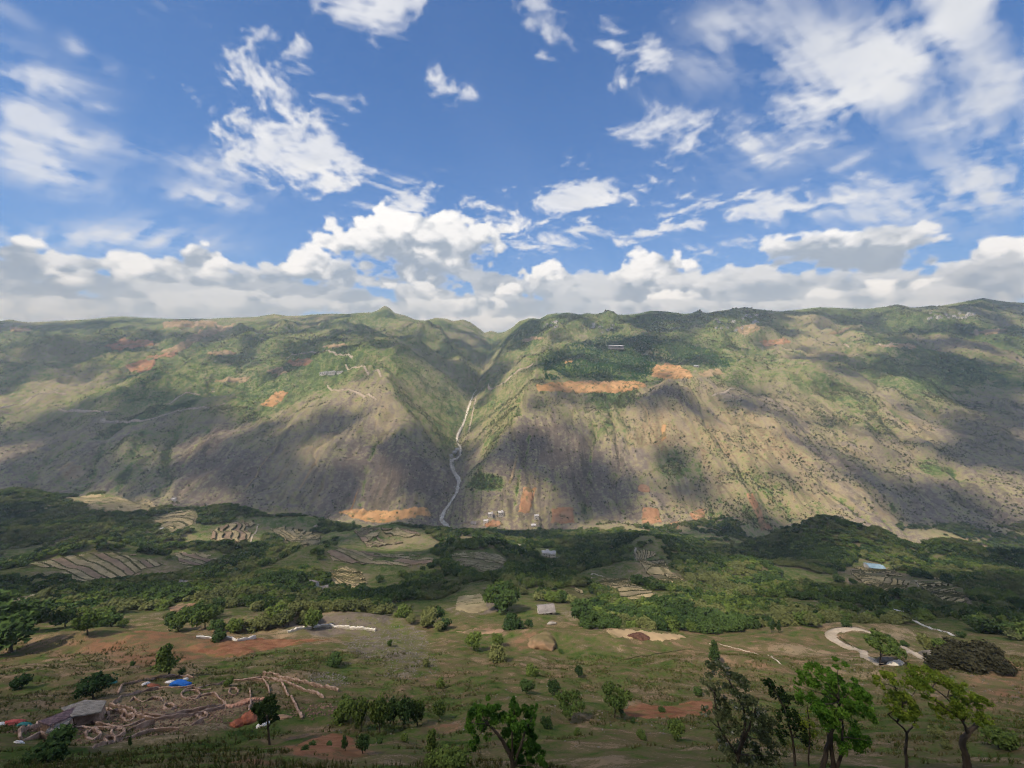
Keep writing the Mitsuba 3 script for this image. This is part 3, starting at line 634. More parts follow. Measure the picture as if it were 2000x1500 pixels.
FIELDS = [
    ('m_orange', [(1045, 752), (1090, 745), (1180, 743), (1250, 745), (1262, 755), (1215, 768), (1120, 767), (1050, 764)], 'long orange bare earth terrace below the dark pine plantation'),
    ('m_orange', [(1270, 735), (1275, 714), (1310, 708), (1350, 725), (1358, 738), (1300, 742)], 'orange bare earth bank right of the pine plantation'),
    ('m_orange', [(508, 790), (538, 766), (563, 766), (555, 778), (535, 795)], 'small bright orange field on the green left slope'),
    ('m_paleearth', [(418, 745), (440, 738), (488, 737), (482, 748)], 'pale orange strip field left of the bright orange field'),
    ('m_tawny', [(1012, 1000), (1022, 952), (1047, 952), (1035, 1002)], 'tall reddish brown field above the valley houses'),
    ('m_tawny', [(1075, 1022), (1078, 993), (1118, 990), (1124, 1022)], 'square reddish brown field right of the valley houses'),
    ('m_tawny', [(1253, 1022), (1256, 992), (1288, 992), (1292, 1022)], 'square brown field at the foot of the right slope'),
    ('m_tawny', [(1245, 958), (1250, 946), (1268, 950), (1270, 962)], 'tiny brown field above the square brown field'),
    ('m_tawny', [(1457, 965), (1470, 963), (1485, 995), (1490, 1010), (1507, 1035), (1487, 1038), (1475, 1000)], 'narrow brown earth strip running down the right slope'),
    ('m_orange', [(655, 1000), (700, 993), (760, 997), (830, 988), (842, 1006), (790, 1014), (740, 1022), (690, 1012)], 'orange earth cut along the foot of the left slope'),
    ('m_tawny', [(1345, 1005), (1372, 992), (1378, 1010), (1360, 1020)], 'small brown field right of the square brown field'),
    ('m_tawny', [(1305, 1022), (1325, 1020), (1326, 1036), (1310, 1038)], 'tiny brown plot at the edge of the valley wood'),
    ('m_orange', [(1290, 830), (1300, 828), (1302, 855), (1293, 865)], 'narrow orange scar on the sunlit right slope'),
    ('m_tawny', [(205, 675), (240, 662), (300, 665), (308, 675), (250, 680), (235, 688)], 'brown field high on the left slope'),
    ('m_paleearth', [(310, 690), (345, 672), (390, 648), (460, 632), (455, 642), (400, 660), (350, 690)], 'long pale strip field rising to the left ridge'),
    ('m_paleearth', [(310, 634), (345, 626), (420, 628), (440, 640), (380, 639), (330, 641)], 'pale earth field just under the left ridge'),
    ('m_tawny', [(242, 716), (275, 702), (305, 705), (300, 715), (285, 730), (245, 722)], 'brown field on the shaded left slope'),
    ('m_tawny', [(275, 700), (330, 690), (352, 684), (345, 694), (310, 700)], 'brown strip between the left slope fields'),
    ('m_paleearth', [(1018, 664), (1048, 656), (1062, 661), (1030, 669)], 'pale field high above the side valley'),
    ('m_paleearth', [(1900, 648), (1950, 642), (1975, 641), (1960, 650), (1905, 655)], 'pale field below the far right village'),
    ('m_paleearth', [(1720, 672), (1790, 676), (1788, 681), (1720, 678)], 'pale strip field on the right plateau'),
    ('m_paleearth', [(1430, 645), (1468, 632), (1490, 642), (1460, 655)], 'pale field by the middle ridge village'),
    ('m_paleearth', [(630, 676), (676, 672), (680, 676), (640, 681)], 'thin pale strip high on the left plateau'),
    ('m_paleearth', [(20, 640), (62, 642), (60, 648), (22, 647)], 'pale strip at the far left ridge'),
    ('m_paleearth', [(1600, 655), (1660, 640), (1640, 652)], 'pale patch on the right plateau'),
    ('m_tawny', [(560, 706), (590, 700), (612, 704), (600, 714), (570, 715)], 'small tawny plot left of the white house row'),
    ('m_paleearth', [(520, 722), (548, 718), (560, 728), (530, 732)], 'small pale plot above the bright orange field'),
    ('m_paleearth', [(400, 690), (440, 684), (470, 690), (430, 697)], 'pale plot in the middle of the left plateau'),
    ('m_tawny', [(1480, 668), (1530, 660), (1548, 668), (1500, 678)], 'tawny plot on the plateau right of the plantation'),
    ('m_paleearth', [(1360, 728), (1400, 722), (1422, 730), (1380, 738)], 'pale stepped plot right of the orange bank'),
    ('m_orange', [(1098, 706), (1118, 703), (1122, 709), (1102, 712)], 'tiny orange clearing inside the plantation'),
    ('m_tawny', [(940, 1020), (975, 1018), (985, 1026), (950, 1030)], 'tawny plot beside the stream mouth'),
    ('m_red', [(1215, 1388), (1225, 1378), (1260, 1375), (1300, 1379), (1345, 1372), (1385, 1364), (1405, 1390), (1330, 1402), (1250, 1404), (1228, 1400)], 'bare orange red earth patch on the near slope'),
    ('m_red', [(380, 1271), (440, 1258), (500, 1248), (600, 1248), (645, 1249), (560, 1262), (470, 1282), (420, 1286)], 'curved strip of bare red earth below the white walls'),
    ('m_red', [(585, 1450), (640, 1432), (680, 1434), (700, 1452), (650, 1470), (600, 1476), (560, 1482)], 'bare red bank at the lower left'),
    ('m_paleearth', [(1180, 1231), (1205, 1228), (1255, 1232), (1330, 1240), (1345, 1247), (1290, 1252), (1235, 1248), (1195, 1244)], 'pale dug over building ground at the top of the grass slope'),
    ('m_brown', [(328, 1190), (352, 1180), (385, 1178), (372, 1192), (345, 1200)], 'small brown plot among the trees'),
    ('m_brown', [(885, 1235), (930, 1228), (990, 1230), (985, 1236), (930, 1240)], 'red earth strip at the top of the grass slope'),
    ('m_straw_b', [(1500, 1172), (1538, 1174), (1560, 1180), (1530, 1184)], 'pale clearing in the wood right of centre'),
    ('m_straw_b', [(1730, 1163), (1770, 1178), (1790, 1188), (1740, 1178)], 'pale strip between the woods at right'),
    ('m_straw_b', [(895, 1165), (940, 1160), (955, 1190), (925, 1200), (890, 1190)], 'grey stepped plot left of the little grey house'),
    ('m_straw_b', [(20, 1172), (75, 1158), (82, 1164), (40, 1182)], 'pale plot at the left edge of the woods'),
]
for mat, poly, lab in FIELDS:
    P = outline(poly)
    d = P.centroid.y
    k = nm('field')
    scene[k] = mikit.ply(drape(P, .12 + (.0022 if d > 1000 else .0011) * d), mat, smooth=True)
    tag(k, lab, 'field', None, 'structure')
    if d < 1300: BLOCKED.append(P.buffer(3 if d > 200 else 0))

TERRACES = [
    ('ab', [(122, 976), (150, 971), (235, 961), (262, 966), (300, 980), (308, 990), (285, 1000), (230, 998), (180, 993), (172, 985)], -7, 'sunlit straw coloured terraces on the crest of the left hill'),
    ('ab', [(300, 1012), (330, 1003), (372, 996), (382, 1008), (378, 1022), (345, 1034), (325, 1027), (305, 1022)], -6, 'striped straw terraces right of the sunlit crest terraces'),
    ('bc', [(410, 1052), (420, 1034), (455, 1024), (495, 1019), (502, 1030), (480, 1058), (450, 1062)], 4.0, 'curved brown terraces below the left slope'),
    ('bcb', [(60, 1102), (140, 1086), (225, 1079), (270, 1083), (318, 1091), (316, 1103), (285, 1112), (225, 1134), (160, 1145), (150, 1136), (110, 1116)], -15, 'wide fan of brown and straw terraces in the left woods'),
    ('bc', [(340, 1080), (420, 1084), (425, 1094), (360, 1112)], -5, 'narrow brown terraces right of the wide fan'),
    ('ab', [(528, 1036), (560, 1029), (590, 1036), (625, 1047), (622, 1064), (596, 1068), (560, 1056)], 4.4, 'pale ribbed terraces under the left slope'),
    ('bc', [(690, 1036), (730, 1031), (790, 1034), (830, 1046), (800, 1060), (720, 1070)], 3.2, 'grey brown terraced knoll above the valley'),
    ('bbc', [(640, 1077), (670, 1069), (720, 1081), (830, 1086), (855, 1096), (800, 1106), (700, 1101), (650, 1096)], -6, 'long dull terraces below the terraced knoll'),
    ('ab', [(645, 1119), (675, 1109), (710, 1121), (718, 1140), (690, 1150), (650, 1141)], 2.2, 'small bare terraced mound among the trees'),
    ('bb', [(880, 1086), (910, 1079), (960, 1081), (990, 1093), (970, 1118), (930, 1118), (895, 1106)], -8, 'round greenish terraces in the middle of the woods'),
    ('ab', [(1235, 1082), (1255, 1072), (1278, 1080), (1298, 1096), (1310, 1122), (1342, 1141), (1300, 1141), (1262, 1117)], 2.4, 'pale ribbed terraces on a steep knoll right of centre'),
    ('ab', [(1205, 1151), (1240, 1141), (1272, 1158), (1282, 1172), (1225, 1180), (1208, 1166)], -7, 'striped terraces at the foot of the steep knoll'),
    ('bb', [(1160, 1142), (1185, 1131), (1220, 1133), (1232, 1145), (1200, 1151)], 1.9, 'small terraces left of the steep knoll'),
    ('bb', [(1095, 1156), (1130, 1151), (1165, 1176), (1140, 1181), (1105, 1168)], 1.7, 'little brown terraces above the grey house'),
    ('aba', [(1655, 1112), (1690, 1106), (1745, 1117), (1778, 1136), (1762, 1160), (1720, 1156), (1680, 1136)], 2.4, 'brown terraces on the right hill below the blue roof'),
    ('ab', [(1788, 1137), (1825, 1131), (1880, 1166), (1892, 1185), (1850, 1186), (1822, 1166)], 2.6, 'rippled pale terraces at the right'),
]
rngl = rng.random(7)
for mats, poly, step, lab in TERRACES:
    P = outline(poly)
    d = P.centroid.y
    x0, y0, x1, y1 = P.bounds
    cell = max(.8, d * .0016)
    gx, gy = np.meshgrid(np.arange(x0 - 2 * cell, x1 + 2 * cell, cell), np.arange(y0 - 2 * cell, y1 + 2 * cell, cell), indexing='ij')
    h = gaussian_filter(land(gx.ravel(), gy.ravel()).reshape(gx.shape), 4)
    p = np.stack([gx, gy, gx * 0], -1)
    strips = -step if step < 0 else 0
    if strips:                                       # long plots side by side, lying on the slope
        width = (y1 - y0) / strips * .8
        f = (gy + (gx - x0) * .22 * (1 if x0 < 0 else -1) + (vfbm(p / 70, 3, 61) - .5) * width * 2.2) / width
        lev, step = np.ceil(f).astype(int), .45
    else: lev = np.ceil((h + (vfbm(p / 30, 3, 61) - .5) * step * .6) / step).astype(int)
    cx, cy = gx[:-1, :-1] + cell / 2, gy[:-1, :-1] + cell / 2
    inside = shapely.contains_xy(P, cx.ravel(), cy.ravel()).reshape(cx.shape) & (vfbm(np.stack([cx, cy, cx * 0], -1) / 40, 3, 62) < .62)
    L = np.where(inside, lev[:-1, :-1], -10 ** 6)
    t = nm('terraced_field')
    tag(t, lab, 'terraced field')
    b = 0
    skirts = []
    for l in np.unique(L[inside]):
        I, J = np.nonzero(L == l)
        if len(I) < 6: continue
        low = np.zeros(L.shape, bool)
        for di, dj in ((-1, 0), (1, 0), (0, -1), (0, 1)):
            nbr = np.roll(L, (di, dj), (0, 1))
            low |= (nbr < l) & (nbr > -10 ** 5)
        if strips:
            for _ in range(1 + (l % 3 == 0) + 2 * (d > 800)): low |= np.roll(low, 1, 1)
        rim = low[I, J]
        zt = l * step + .25
        c = np.stack([gx[I, J], gy[I, J]], 1)
        v = np.concatenate([np.column_stack([c + np.array(o) * cell, h[np.minimum(I + o[0], h.shape[0] - 1), np.minimum(J + o[1], h.shape[1] - 1)] + .5 + .5 * rngl[l % 7] if strips else np.full(len(c), zt)]) for o in ((0, 0), (1, 0), (1, 1), (0, 1))]).reshape(4, -1, 3)
        n = len(c)
        f = (np.arange(n)[:, None] + np.array([0, n, 2 * n, 3 * n]))[~rim]
        skirts.append((v[:, rim] + [0, 0, .3]).transpose(1, 0, 2))
        if not len(f): continue
        key = t + '__bed' + (f'_{b:03d}' if b else '')
        scene[key] = mikit.ply((v.reshape(-1, 3), f), 'm_straw_' + mats[l % len(mats)])
        b += 1
        for di, dj, e0, e1 in ((-1, 0, 0, 3), (1, 0, 2, 1), (0, -1, 1, 0), (0, 1, 3, 2)):
            nb = L[np.clip(I + di, 0, L.shape[0] - 1), np.clip(J + dj, 0, L.shape[1] - 1)]
            m = nb < l
            if m.any():
                a, bb = v[e0][m], v[e1][m]
                low = np.array([0, 0, -step * 1.9])
                skirts.append(np.stack([a, bb, bb + low, a + low], 1))
    s = np.concatenate(skirts).reshape(-1, 3)
    scene[t + '__bank'] = mikit.ply((s, np.arange(len(s)).reshape(-1, 4)), 'm_bank')
    labels[t + '__bank'] = {'label': 'dark grassy banks between the terrace beds', 'kind': 'stuff'}
    BLOCKED.append(P.buffer(9 if d > 480 else 4))
    BLOCKED.append(shapely.affinity.translate(P, -10 * P.centroid.x / d, -10))


def ribbon(pixels, width, lift, along=5.0):
    if pixels[0][1] < 900 and along > 5: width = np.asarray(width) * 1.35
    g = ground(*np.array(pixels, float).T)[:, :2]
    d = np.concatenate([[0], np.cumsum(np.hypot(*np.diff(g, axis=0).T))])
    s = np.linspace(0, d[-1], max(4, int(d[-1] / along)))
    from scipy.interpolate import PchipInterpolator
    c = PchipInterpolator(d, g)(s)
    w = np.interp(s, d, np.broadcast_to(width, len(d))) * (.45 + 1.1 * vfbm(np.stack([s / (14 * along), s * 0 + lift, s * 0], -1), 4, 63))
    t = np.gradient(c, axis=0); t /= np.linalg.norm(t, axis=1, keepdims=True) + 1e-9
    nrm = np.stack([-t[:, 1], t[:, 0]], 1)
    lat = np.array([-.5, -.25, 0, .25, .5])
    q = c[:, None] + nrm[:, None] * lat[None, :, None] * w[:, None, None]
    z = land(q[..., 0].ravel(), q[..., 1].ravel()).reshape(q.shape[:2])
    z = (z + z[:, 2:3]) / 2 + lift
    v = np.concatenate([q, z[..., None]], -1)
    sk = v[:, [0, -1]].copy(); sk[..., 2] -= 1.5 * lift + w[:, None] * .35
    v = np.concatenate([sk[:, :1], v, sk[:, 1:]], 1)
    n, m = v.shape[:2]
    i, j = np.meshgrid(np.arange(n - 1), np.arange(m - 1), indexing='ij')
    f = np.stack([i * m + j, i * m + j + 1, (i + 1) * m + j + 1, (i + 1) * m + j], -1).reshape(-1, 4)
    if c[1:].mean() and c[0, 1] < 1300: BLOCKED.append(shapely.LineString(c).buffer(w.mean() / 2 + 2))
    return v.reshape(-1, 3), f[:, ::-1]


WAYS = [
    ('track', 'm_path', [(1728, 1299), (1700, 1286), (1665, 1266), (1640, 1256), (1627, 1248), (1626, 1241), (1640, 1233), (1662, 1229), (1684, 1231), (1715, 1242), (1755, 1260), (1790, 1278), (1812, 1289)], [3.0, 3.0, 3.6, 4.4, 5.2, 5.6, 5.6, 4.6, 3.6, 2.8, 2.5, 2.5, 2.2], .3, 'pale dirt track with a hairpin bend on the right'),
    ('track', 'm_concrete', [(1705, 1187), (1735, 1194), (1780, 1211), (1835, 1231), (1862, 1243)], 1.5, .3, 'thin white concrete lane above the hairpin bend'),
    ('track', 'm_path', [(95, 987), (92, 995), (72, 1006), (20, 1022)], 5, .8, 'pale footpath curving over the dark left hill'),
    ('track', 'm_path', [(504, 1024), (492, 1050), (482, 1070)], 3.2, .6, 'thin pale path down through the left terraces'),
    ('track', 'm_path', [(640, 1013), (626, 1022), (614, 1030)], 8, .8, 'short pale track at the foot of the left slope'),
    ('track', 'm_path', [(1242, 1070), (1241, 1080), (1243, 1092)], 4, .8, 'pale vertical path on the steep knoll'),
    ('track', 'm_path', [(1190, 1135), (1158, 1120), (1156, 1130)], 2.0, .4, 'short pale path left of the steep knoll'),
    ('track', 'm_path', [(1790, 1135), (1830, 1150), (1870, 1170)], 3.0, .6, 'pale path along the rippled terraces'),
    ('track', 'm_path', [(1385, 1258), (1420, 1262), (1450, 1270), (1480, 1278), (1510, 1286), (1525, 1298)], .5, .12, 'narrow footpath round the red field'),
    ('road', 'm_path', [(200, 819), (206, 824), (230, 824), (270, 822), (310, 814), (345, 803), (400, 795), (440, 788)], [26, 16, 11, 10, 10, 9, 8, 8], 2.2, 'pale mountain road round the spur on the left slope'),
    ('road', 'm_path', [(115, 800), (160, 803), (212, 806)], 10, 2.2, 'pale road left of the spur'),
    ('road', 'm_path', [(0, 797), (60, 778), (130, 770)], 7, 2.2, 'pale road at the far left slope'),
    ('road', 'm_path', [(745, 737), (715, 723), (690, 718), (675, 712)], 9, 2.0, 'pale road over the left spur of the side valley'),
    ('road', 'm_path', [(735, 783), (700, 768), (670, 762), (640, 753)], 7, 2.0, 'pale diagonal path on the green left slope'),
    ('road', 'm_path', [(955, 750), (985, 748), (995, 738), (1015, 722), (1042, 710)], 11, 2.0, 'pale road climbing the right side of the side valley'),
    ('road', 'm_path', [(915, 845), (925, 800), (930, 775), (945, 755)], 6, 1.6, 'thin pale path beside the stream'),
    ('road', 'm_path', [(1390, 774), (1415, 768), (1440, 762)], 8, 2.0, 'short pale track on the right slope'),
    ('road', 'm_path', [(330, 790), (380, 770), (420, 765)], 7, 2.0, 'pale track above the mountain road'),
    ('road', 'm_path', [(1640, 672), (1720, 674), (1780, 678)], 9, 2.5, 'pale road across the right plateau'),
    ('road', 'm_path', [(560, 700), (600, 690), (650, 688), (690, 697)], 8, 2.5, 'thin pale road on the left plateau'),
    ('stream', 'm_stream', [(938, 742), (925, 770), (915, 798), (905, 828), (893, 853), (899, 872), (900, 888), (880, 897), (884, 915), (897, 940), (893, 960), (884, 975), (866, 1002), (862, 1014), (872, 1026), (874, 1040)], [8, 9, 13, 12, 11, 10, 12, 20, 16, 13, 14, 13, 15, 14, 13, 12], 1.2, 'white boulder stream bed down the side valley'),
    ('river', 'm_stream', [(955, 1046), (975, 1052), (995, 1058), (1015, 1066)], 7, 1.0, 'pale river bed glimpsed in the valley bottom'),
    ('path', 'm_orange', [(700, 955), (690, 985), (682, 1010)], 5, 1.2, 'pale straight slide track down the left slope'),
    ('path', 'm_paleearth', [(620, 895), (600, 930), (585, 955)], 7, 1.2, 'pale slide track on the purple slope'),
    ('path', 'm_paleearth', [(540, 870), (510, 910), (480, 955)], 5, 1.2, 'long pale slide track on the left slope'),
    ('path', 'm_paleearth', [(1010, 890), (1003, 920), (995, 945)], 9, 1.2, 'pale scar on the grey slope right of the stream'),
    ('path', 'm_paleearth', [(1240, 780), (1262, 800), (1268, 830)], 6, 1.2, 'thin pale track on the sunlit right slope'),
    ('path', 'm_paleearth', [(1543, 945), (1548, 965), (1553, 982)], 5, 1.2, 'short white scar on the right slope'),
]
for name, mat, pix, w, lift, lab in WAYS:
    k = nm(name)
    if name in ('road', 'stream', 'path'): lift = lift * 1.8
    scene[k] = mikit.ply(ribbon(pix, w, lift, 2.0 if pix[0][1] > 1180 else 12.0), mat, smooth=True)
    tag(k, lab, name, None, 'structure')
shapely.prepare(BLOCKED)

# ------------------------------------------------------------------ plants
def leafy(lo, hi, scale=4.0, spots=None):
    def fn(p, n, uv):
        a = F(p.x / scale, p.y / scale, p.z / scale, 3)
        b = mikit.cell_rand(p.x * 3.1, p.y * 3.1, p.z * 3.1)
        t = dr.clip((a - .5) * 2.2 + .5 + (b - .5) * .5, 0, 1)
        c = mikit.mix(lo, hi, t)
        if spots is not None:
            c = mikit.mix(c, spots, mikit.smoothstep(.86, .96, mikit.cell_rand(p.x * 4.7, p.y * 4.7, p.z * 4.7)))
        return c
    return fn


def leaf_bsdf(name, fn):
    scene[name] = {'type': 'principledthin', 'base_color': mikit.proc(fn), 'roughness': .55, 'diff_trans': .7, 'spec_trans': 0.0}


matt('m_wood_dark', leafy((.022, .046, .018), (.065, .110, .034), 16))
matt('m_wood_mid', leafy((.042, .076, .022), (.120, .170, .042), 16))
matt('m_wood_pale', leafy((.075, .095, .040), (.155, .175, .065), 20))
matt('m_wood_bare', leafy((.022, .024, .015), (.060, .060, .036), 14))
matt('m_scrub', leafy((.040, .052, .026), (.105, .115, .050), 30))
matt('m_pine', leafy((.018, .056, .022), (.044, .112, .036), 60))
leaf_bsdf('m_leaf_bright', leafy((.070, .175, .020), (.175, .320, .045), 1.2))
leaf_bsdf('m_leaf_yellow', leafy((.110, .175, .022), (.260, .330, .045), 1.2))
leaf_bsdf('m_leaf_grey', leafy((.070, .098, .042), (.165, .190, .090), .9, (.30, .31, .24)))
leaf_bsdf('m_leaf_dark', leafy((.022, .046, .016), (.062, .100, .032), 1.2))
matt('m_bark', lambda p, n, uv: mikit.mix((.050, .040, .032), (.115, .095, .075), F(p.x * 6, p.y * 6, p.z * 1.5, 3)))
matt('m_straw', leafy((.075, .072, .028), (.165, .150, .065), 2.5))
matt('m_grass', leafy((.042, .070, .016), (.095, .125, .030), 3.0))


import trimesh


def unit(n, r):
    v = r.normal(size=(n, 3))
    return v / np.linalg.norm(v, axis=1, keepdims=True)


def leaves(centres, radii, n, size, r, tri=True, hollow=.45):
    """n leaf clumps spread through ellipsoids: small faces facing every way, the shell fuller than the core."""
    centres, radii = np.asarray(centres, float), np.asarray(radii, float)
    w = np.prod(radii, 1) ** .67
    k = r.choice(len(centres), n, p=w / w.sum())
    d = unit(n, r)
    rad = (hollow + (1 - hollow) * r.random(n)) ** .7
    c = centres[k] + d * radii[k] * rad[:, None]
    nrm = unit(n, r) + d * .7 + np.array([0, 0, .5])
    nrm /= np.linalg.norm(nrm, axis=1, keepdims=True)
    a = np.cross(nrm, unit(n, r)); a /= np.linalg.norm(a, axis=1, keepdims=True) + 1e-9
    b = np.cross(nrm, a)
    s = size * (.6 + .8 * r.random(n))[:, None]
    if tri:
        v = np.stack([c + a * s, c - a * s * .6 + b * s * .8, c - a * s * .6 - b * s * .8], 1).reshape(-1, 3)
        return v, np.arange(3 * n).reshape(-1, 3)
    bend = nrm * s * .25
    v = np.stack([c - a * s, c + b * s * .5 + bend, c + a * s, c - b * s * .5 + bend], 1).reshape(-1, 3)
    i = np.arange(n)[:, None] * 4
    return v, np.vstack([i + [0, 1, 2], i + [0, 2, 3]])


def tube(path, radii, sides=6):
    path, radii = np.asarray(path, float), np.asarray(radii, float)
    t = np.gradient(path, axis=0); t /= np.linalg.norm(t, axis=1, keepdims=True)
    a = np.cross(t, [.31, .9, .2]); a /= np.linalg.norm(a, axis=1, keepdims=True)
    b = np.cross(t, a)
    ang = np.arange(sides) * 2 * np.pi / sides
    v = path[:, None] + radii[:, None, None] * (np.cos(ang)[None, :, None] * a[:, None] + np.sin(ang)[None, :, None] * b[:, None])
    n = len(path)
    i, j = np.meshgrid(np.arange(n - 1), np.arange(sides), indexing='ij')
    q = np.stack([i * sides + j, i * sides + (j + 1) % sides, (i + 1) * sides + (j + 1) % sides, (i + 1) * sides + j], -1).reshape(-1, 4)
    v = np.vstack([v.reshape(-1, 3), path[:1], path[-1:]])
    cap = [[n * sides, (k + 1) % sides, k] for k in range(sides)] + [[n * sides + 1, (n - 1) * sides + k, (n - 1) * sides + (k + 1) % sides] for k in range(sides)]
    return v, np.vstack([q[:, [0, 1, 2]], q[:, [0, 2, 3]], np.array(cap)])


def join(parts):
    vs, fs, at = [], [], 0
    for v, f in parts:
        vs.append(v); fs.append(np.asarray(f) + at); at += len(v)
    return np.vstack(vs), np.vstack(fs)


def bend(p0, p1, r, k=.08, n=6):
    p0, p1 = np.asarray(p0, float), np.asarray(p1, float)
    t = np.linspace(0, 1, n)[:, None]
    side = r.normal(size=3) * np.linalg.norm(p1 - p0) * k
    return p0 * (1 - t) + p1 * t + side * np.sin(np.pi * t) + r.normal(size=(n, 3)) * np.linalg.norm(p1 - p0) * k * .15


# stock trees, one metre high, for those far down the slope: crown and trunk
def stock(kind, seed, many=1.0):
    r = np.random.default_rng(seed)
    if kind == 'round':
        lobes = [((0, 0, .62), (.34, .34, .30))] + [((.30 * math.cos(a) * r.uniform(.6, 1.1), .30 * math.sin(a) * r.uniform(.6, 1.1), r.uniform(.45, .78)), (r.uniform(.16, .26),) * 3) for a in np.arange(6) * 1.05 + r.random()]
        n, size = 230, .10
    elif kind == 'tall':
        lobes = [((r.uniform(-.07, .07), r.uniform(-.07, .07), .35 + .1 * i), (.24 - .022 * i, .24 - .022 * i, .13)) for i in range(6)]
        n, size = 210, .075
    elif kind == 'flat':
        lobes = [((.42 * math.cos(a) * r.uniform(.3, 1.1), .42 * math.sin(a) * r.uniform(.3, 1.1), r.uniform(.66, .84)), (r.uniform(.2, .32), r.uniform(.2, .32), .11)) for a in np.arange(7) * .9 + r.random()]
        n, size = 230, .095
    else:  # bush
        lobes = [((.30 * math.cos(a) * r.uniform(.2, 1), .30 * math.sin(a) * r.uniform(.2, 1), r.uniform(.28, .58)), (r.uniform(.24, .34),) * 2 + (r.uniform(.24, .36),)) for a in np.arange(5) * 1.25 + r.random()]
        n, size = 190, .115
    c, rad = np.array([l[0] for l in lobes]), np.array([l[1] for l in lobes])
    crown = leaves(c, rad, int(n * many), size / math.sqrt(many), r)
    core = []
    for cc, rr in zip(c, rad * .55):
        d = unit(10, r)
        m = trimesh.creation.icosphere(0)
        core.append((np.array(m.vertices) * rr + cc, np.array(m.faces)))
    crown = join([crown] + core)
    trunk = join([tube(bend((0, 0, -.06), (r.uniform(-.04, .04), r.uniform(-.04, .04), .55), r, .05, 4), [.032, .026, .02, .014], 5)] + [tube(bend((0, 0, .3), cc, r, .06, 3), [.016, .011, .006], 4) for cc in c[:3]])
    return crown, trunk


for kind, mats in (('round', ('dark', 'mid', 'pale')), ('tall', ('dark', 'mid')), ('flat', ('mid', 'pale')), ('bush', ('dark', 'mid', 'pale', 'bare'))):
    for i, m in enumerate(mats):
        coarse, _ = stock(kind, 100 + len(kind) * 7 + i)
        crown, trunk = stock(kind, 100 + len(kind) * 7 + i, 3.2)
        scene[f'stock_{kind}_{m}'] = {'type': 'shapegroup', 'crown': mikit.ply(crown, 'm_wood_' + m), 'trunk': mikit.ply(trunk, 'm_bark')}
        scene[f'mass_{kind}_{m}'] = {'type': 'shapegroup', 'crown': mikit.ply(coarse, 'm_wood_' + m)}


def put(p, w, h, turn):
    return T().translate([float(v) for v in p]).rotate([0, 0, 1], float(turn)).scale([float(w), float(w), float(h)])


def plant_at(name, kind, mat, px, py, hpx, wide, label, cat, group=None):
    """A tree or bush standing where the photograph shows its foot, hpx tall there."""
    g = ground(px, py)[0]
    d = g[1] * CT - g[2] * ST
    h = hpx * d / FPX * 1.12
    k = nm(name)
    scene[k] = {'type': 'instance', 'to_world': put(g - [0, 0, .02 * h], h * wide, h, rng.uniform(0, 360)), 'shapegroup': {'type': 'ref', 'id': f'stock_{kind}_{mat}'}}
    tag(k, label, cat, group)
    return k


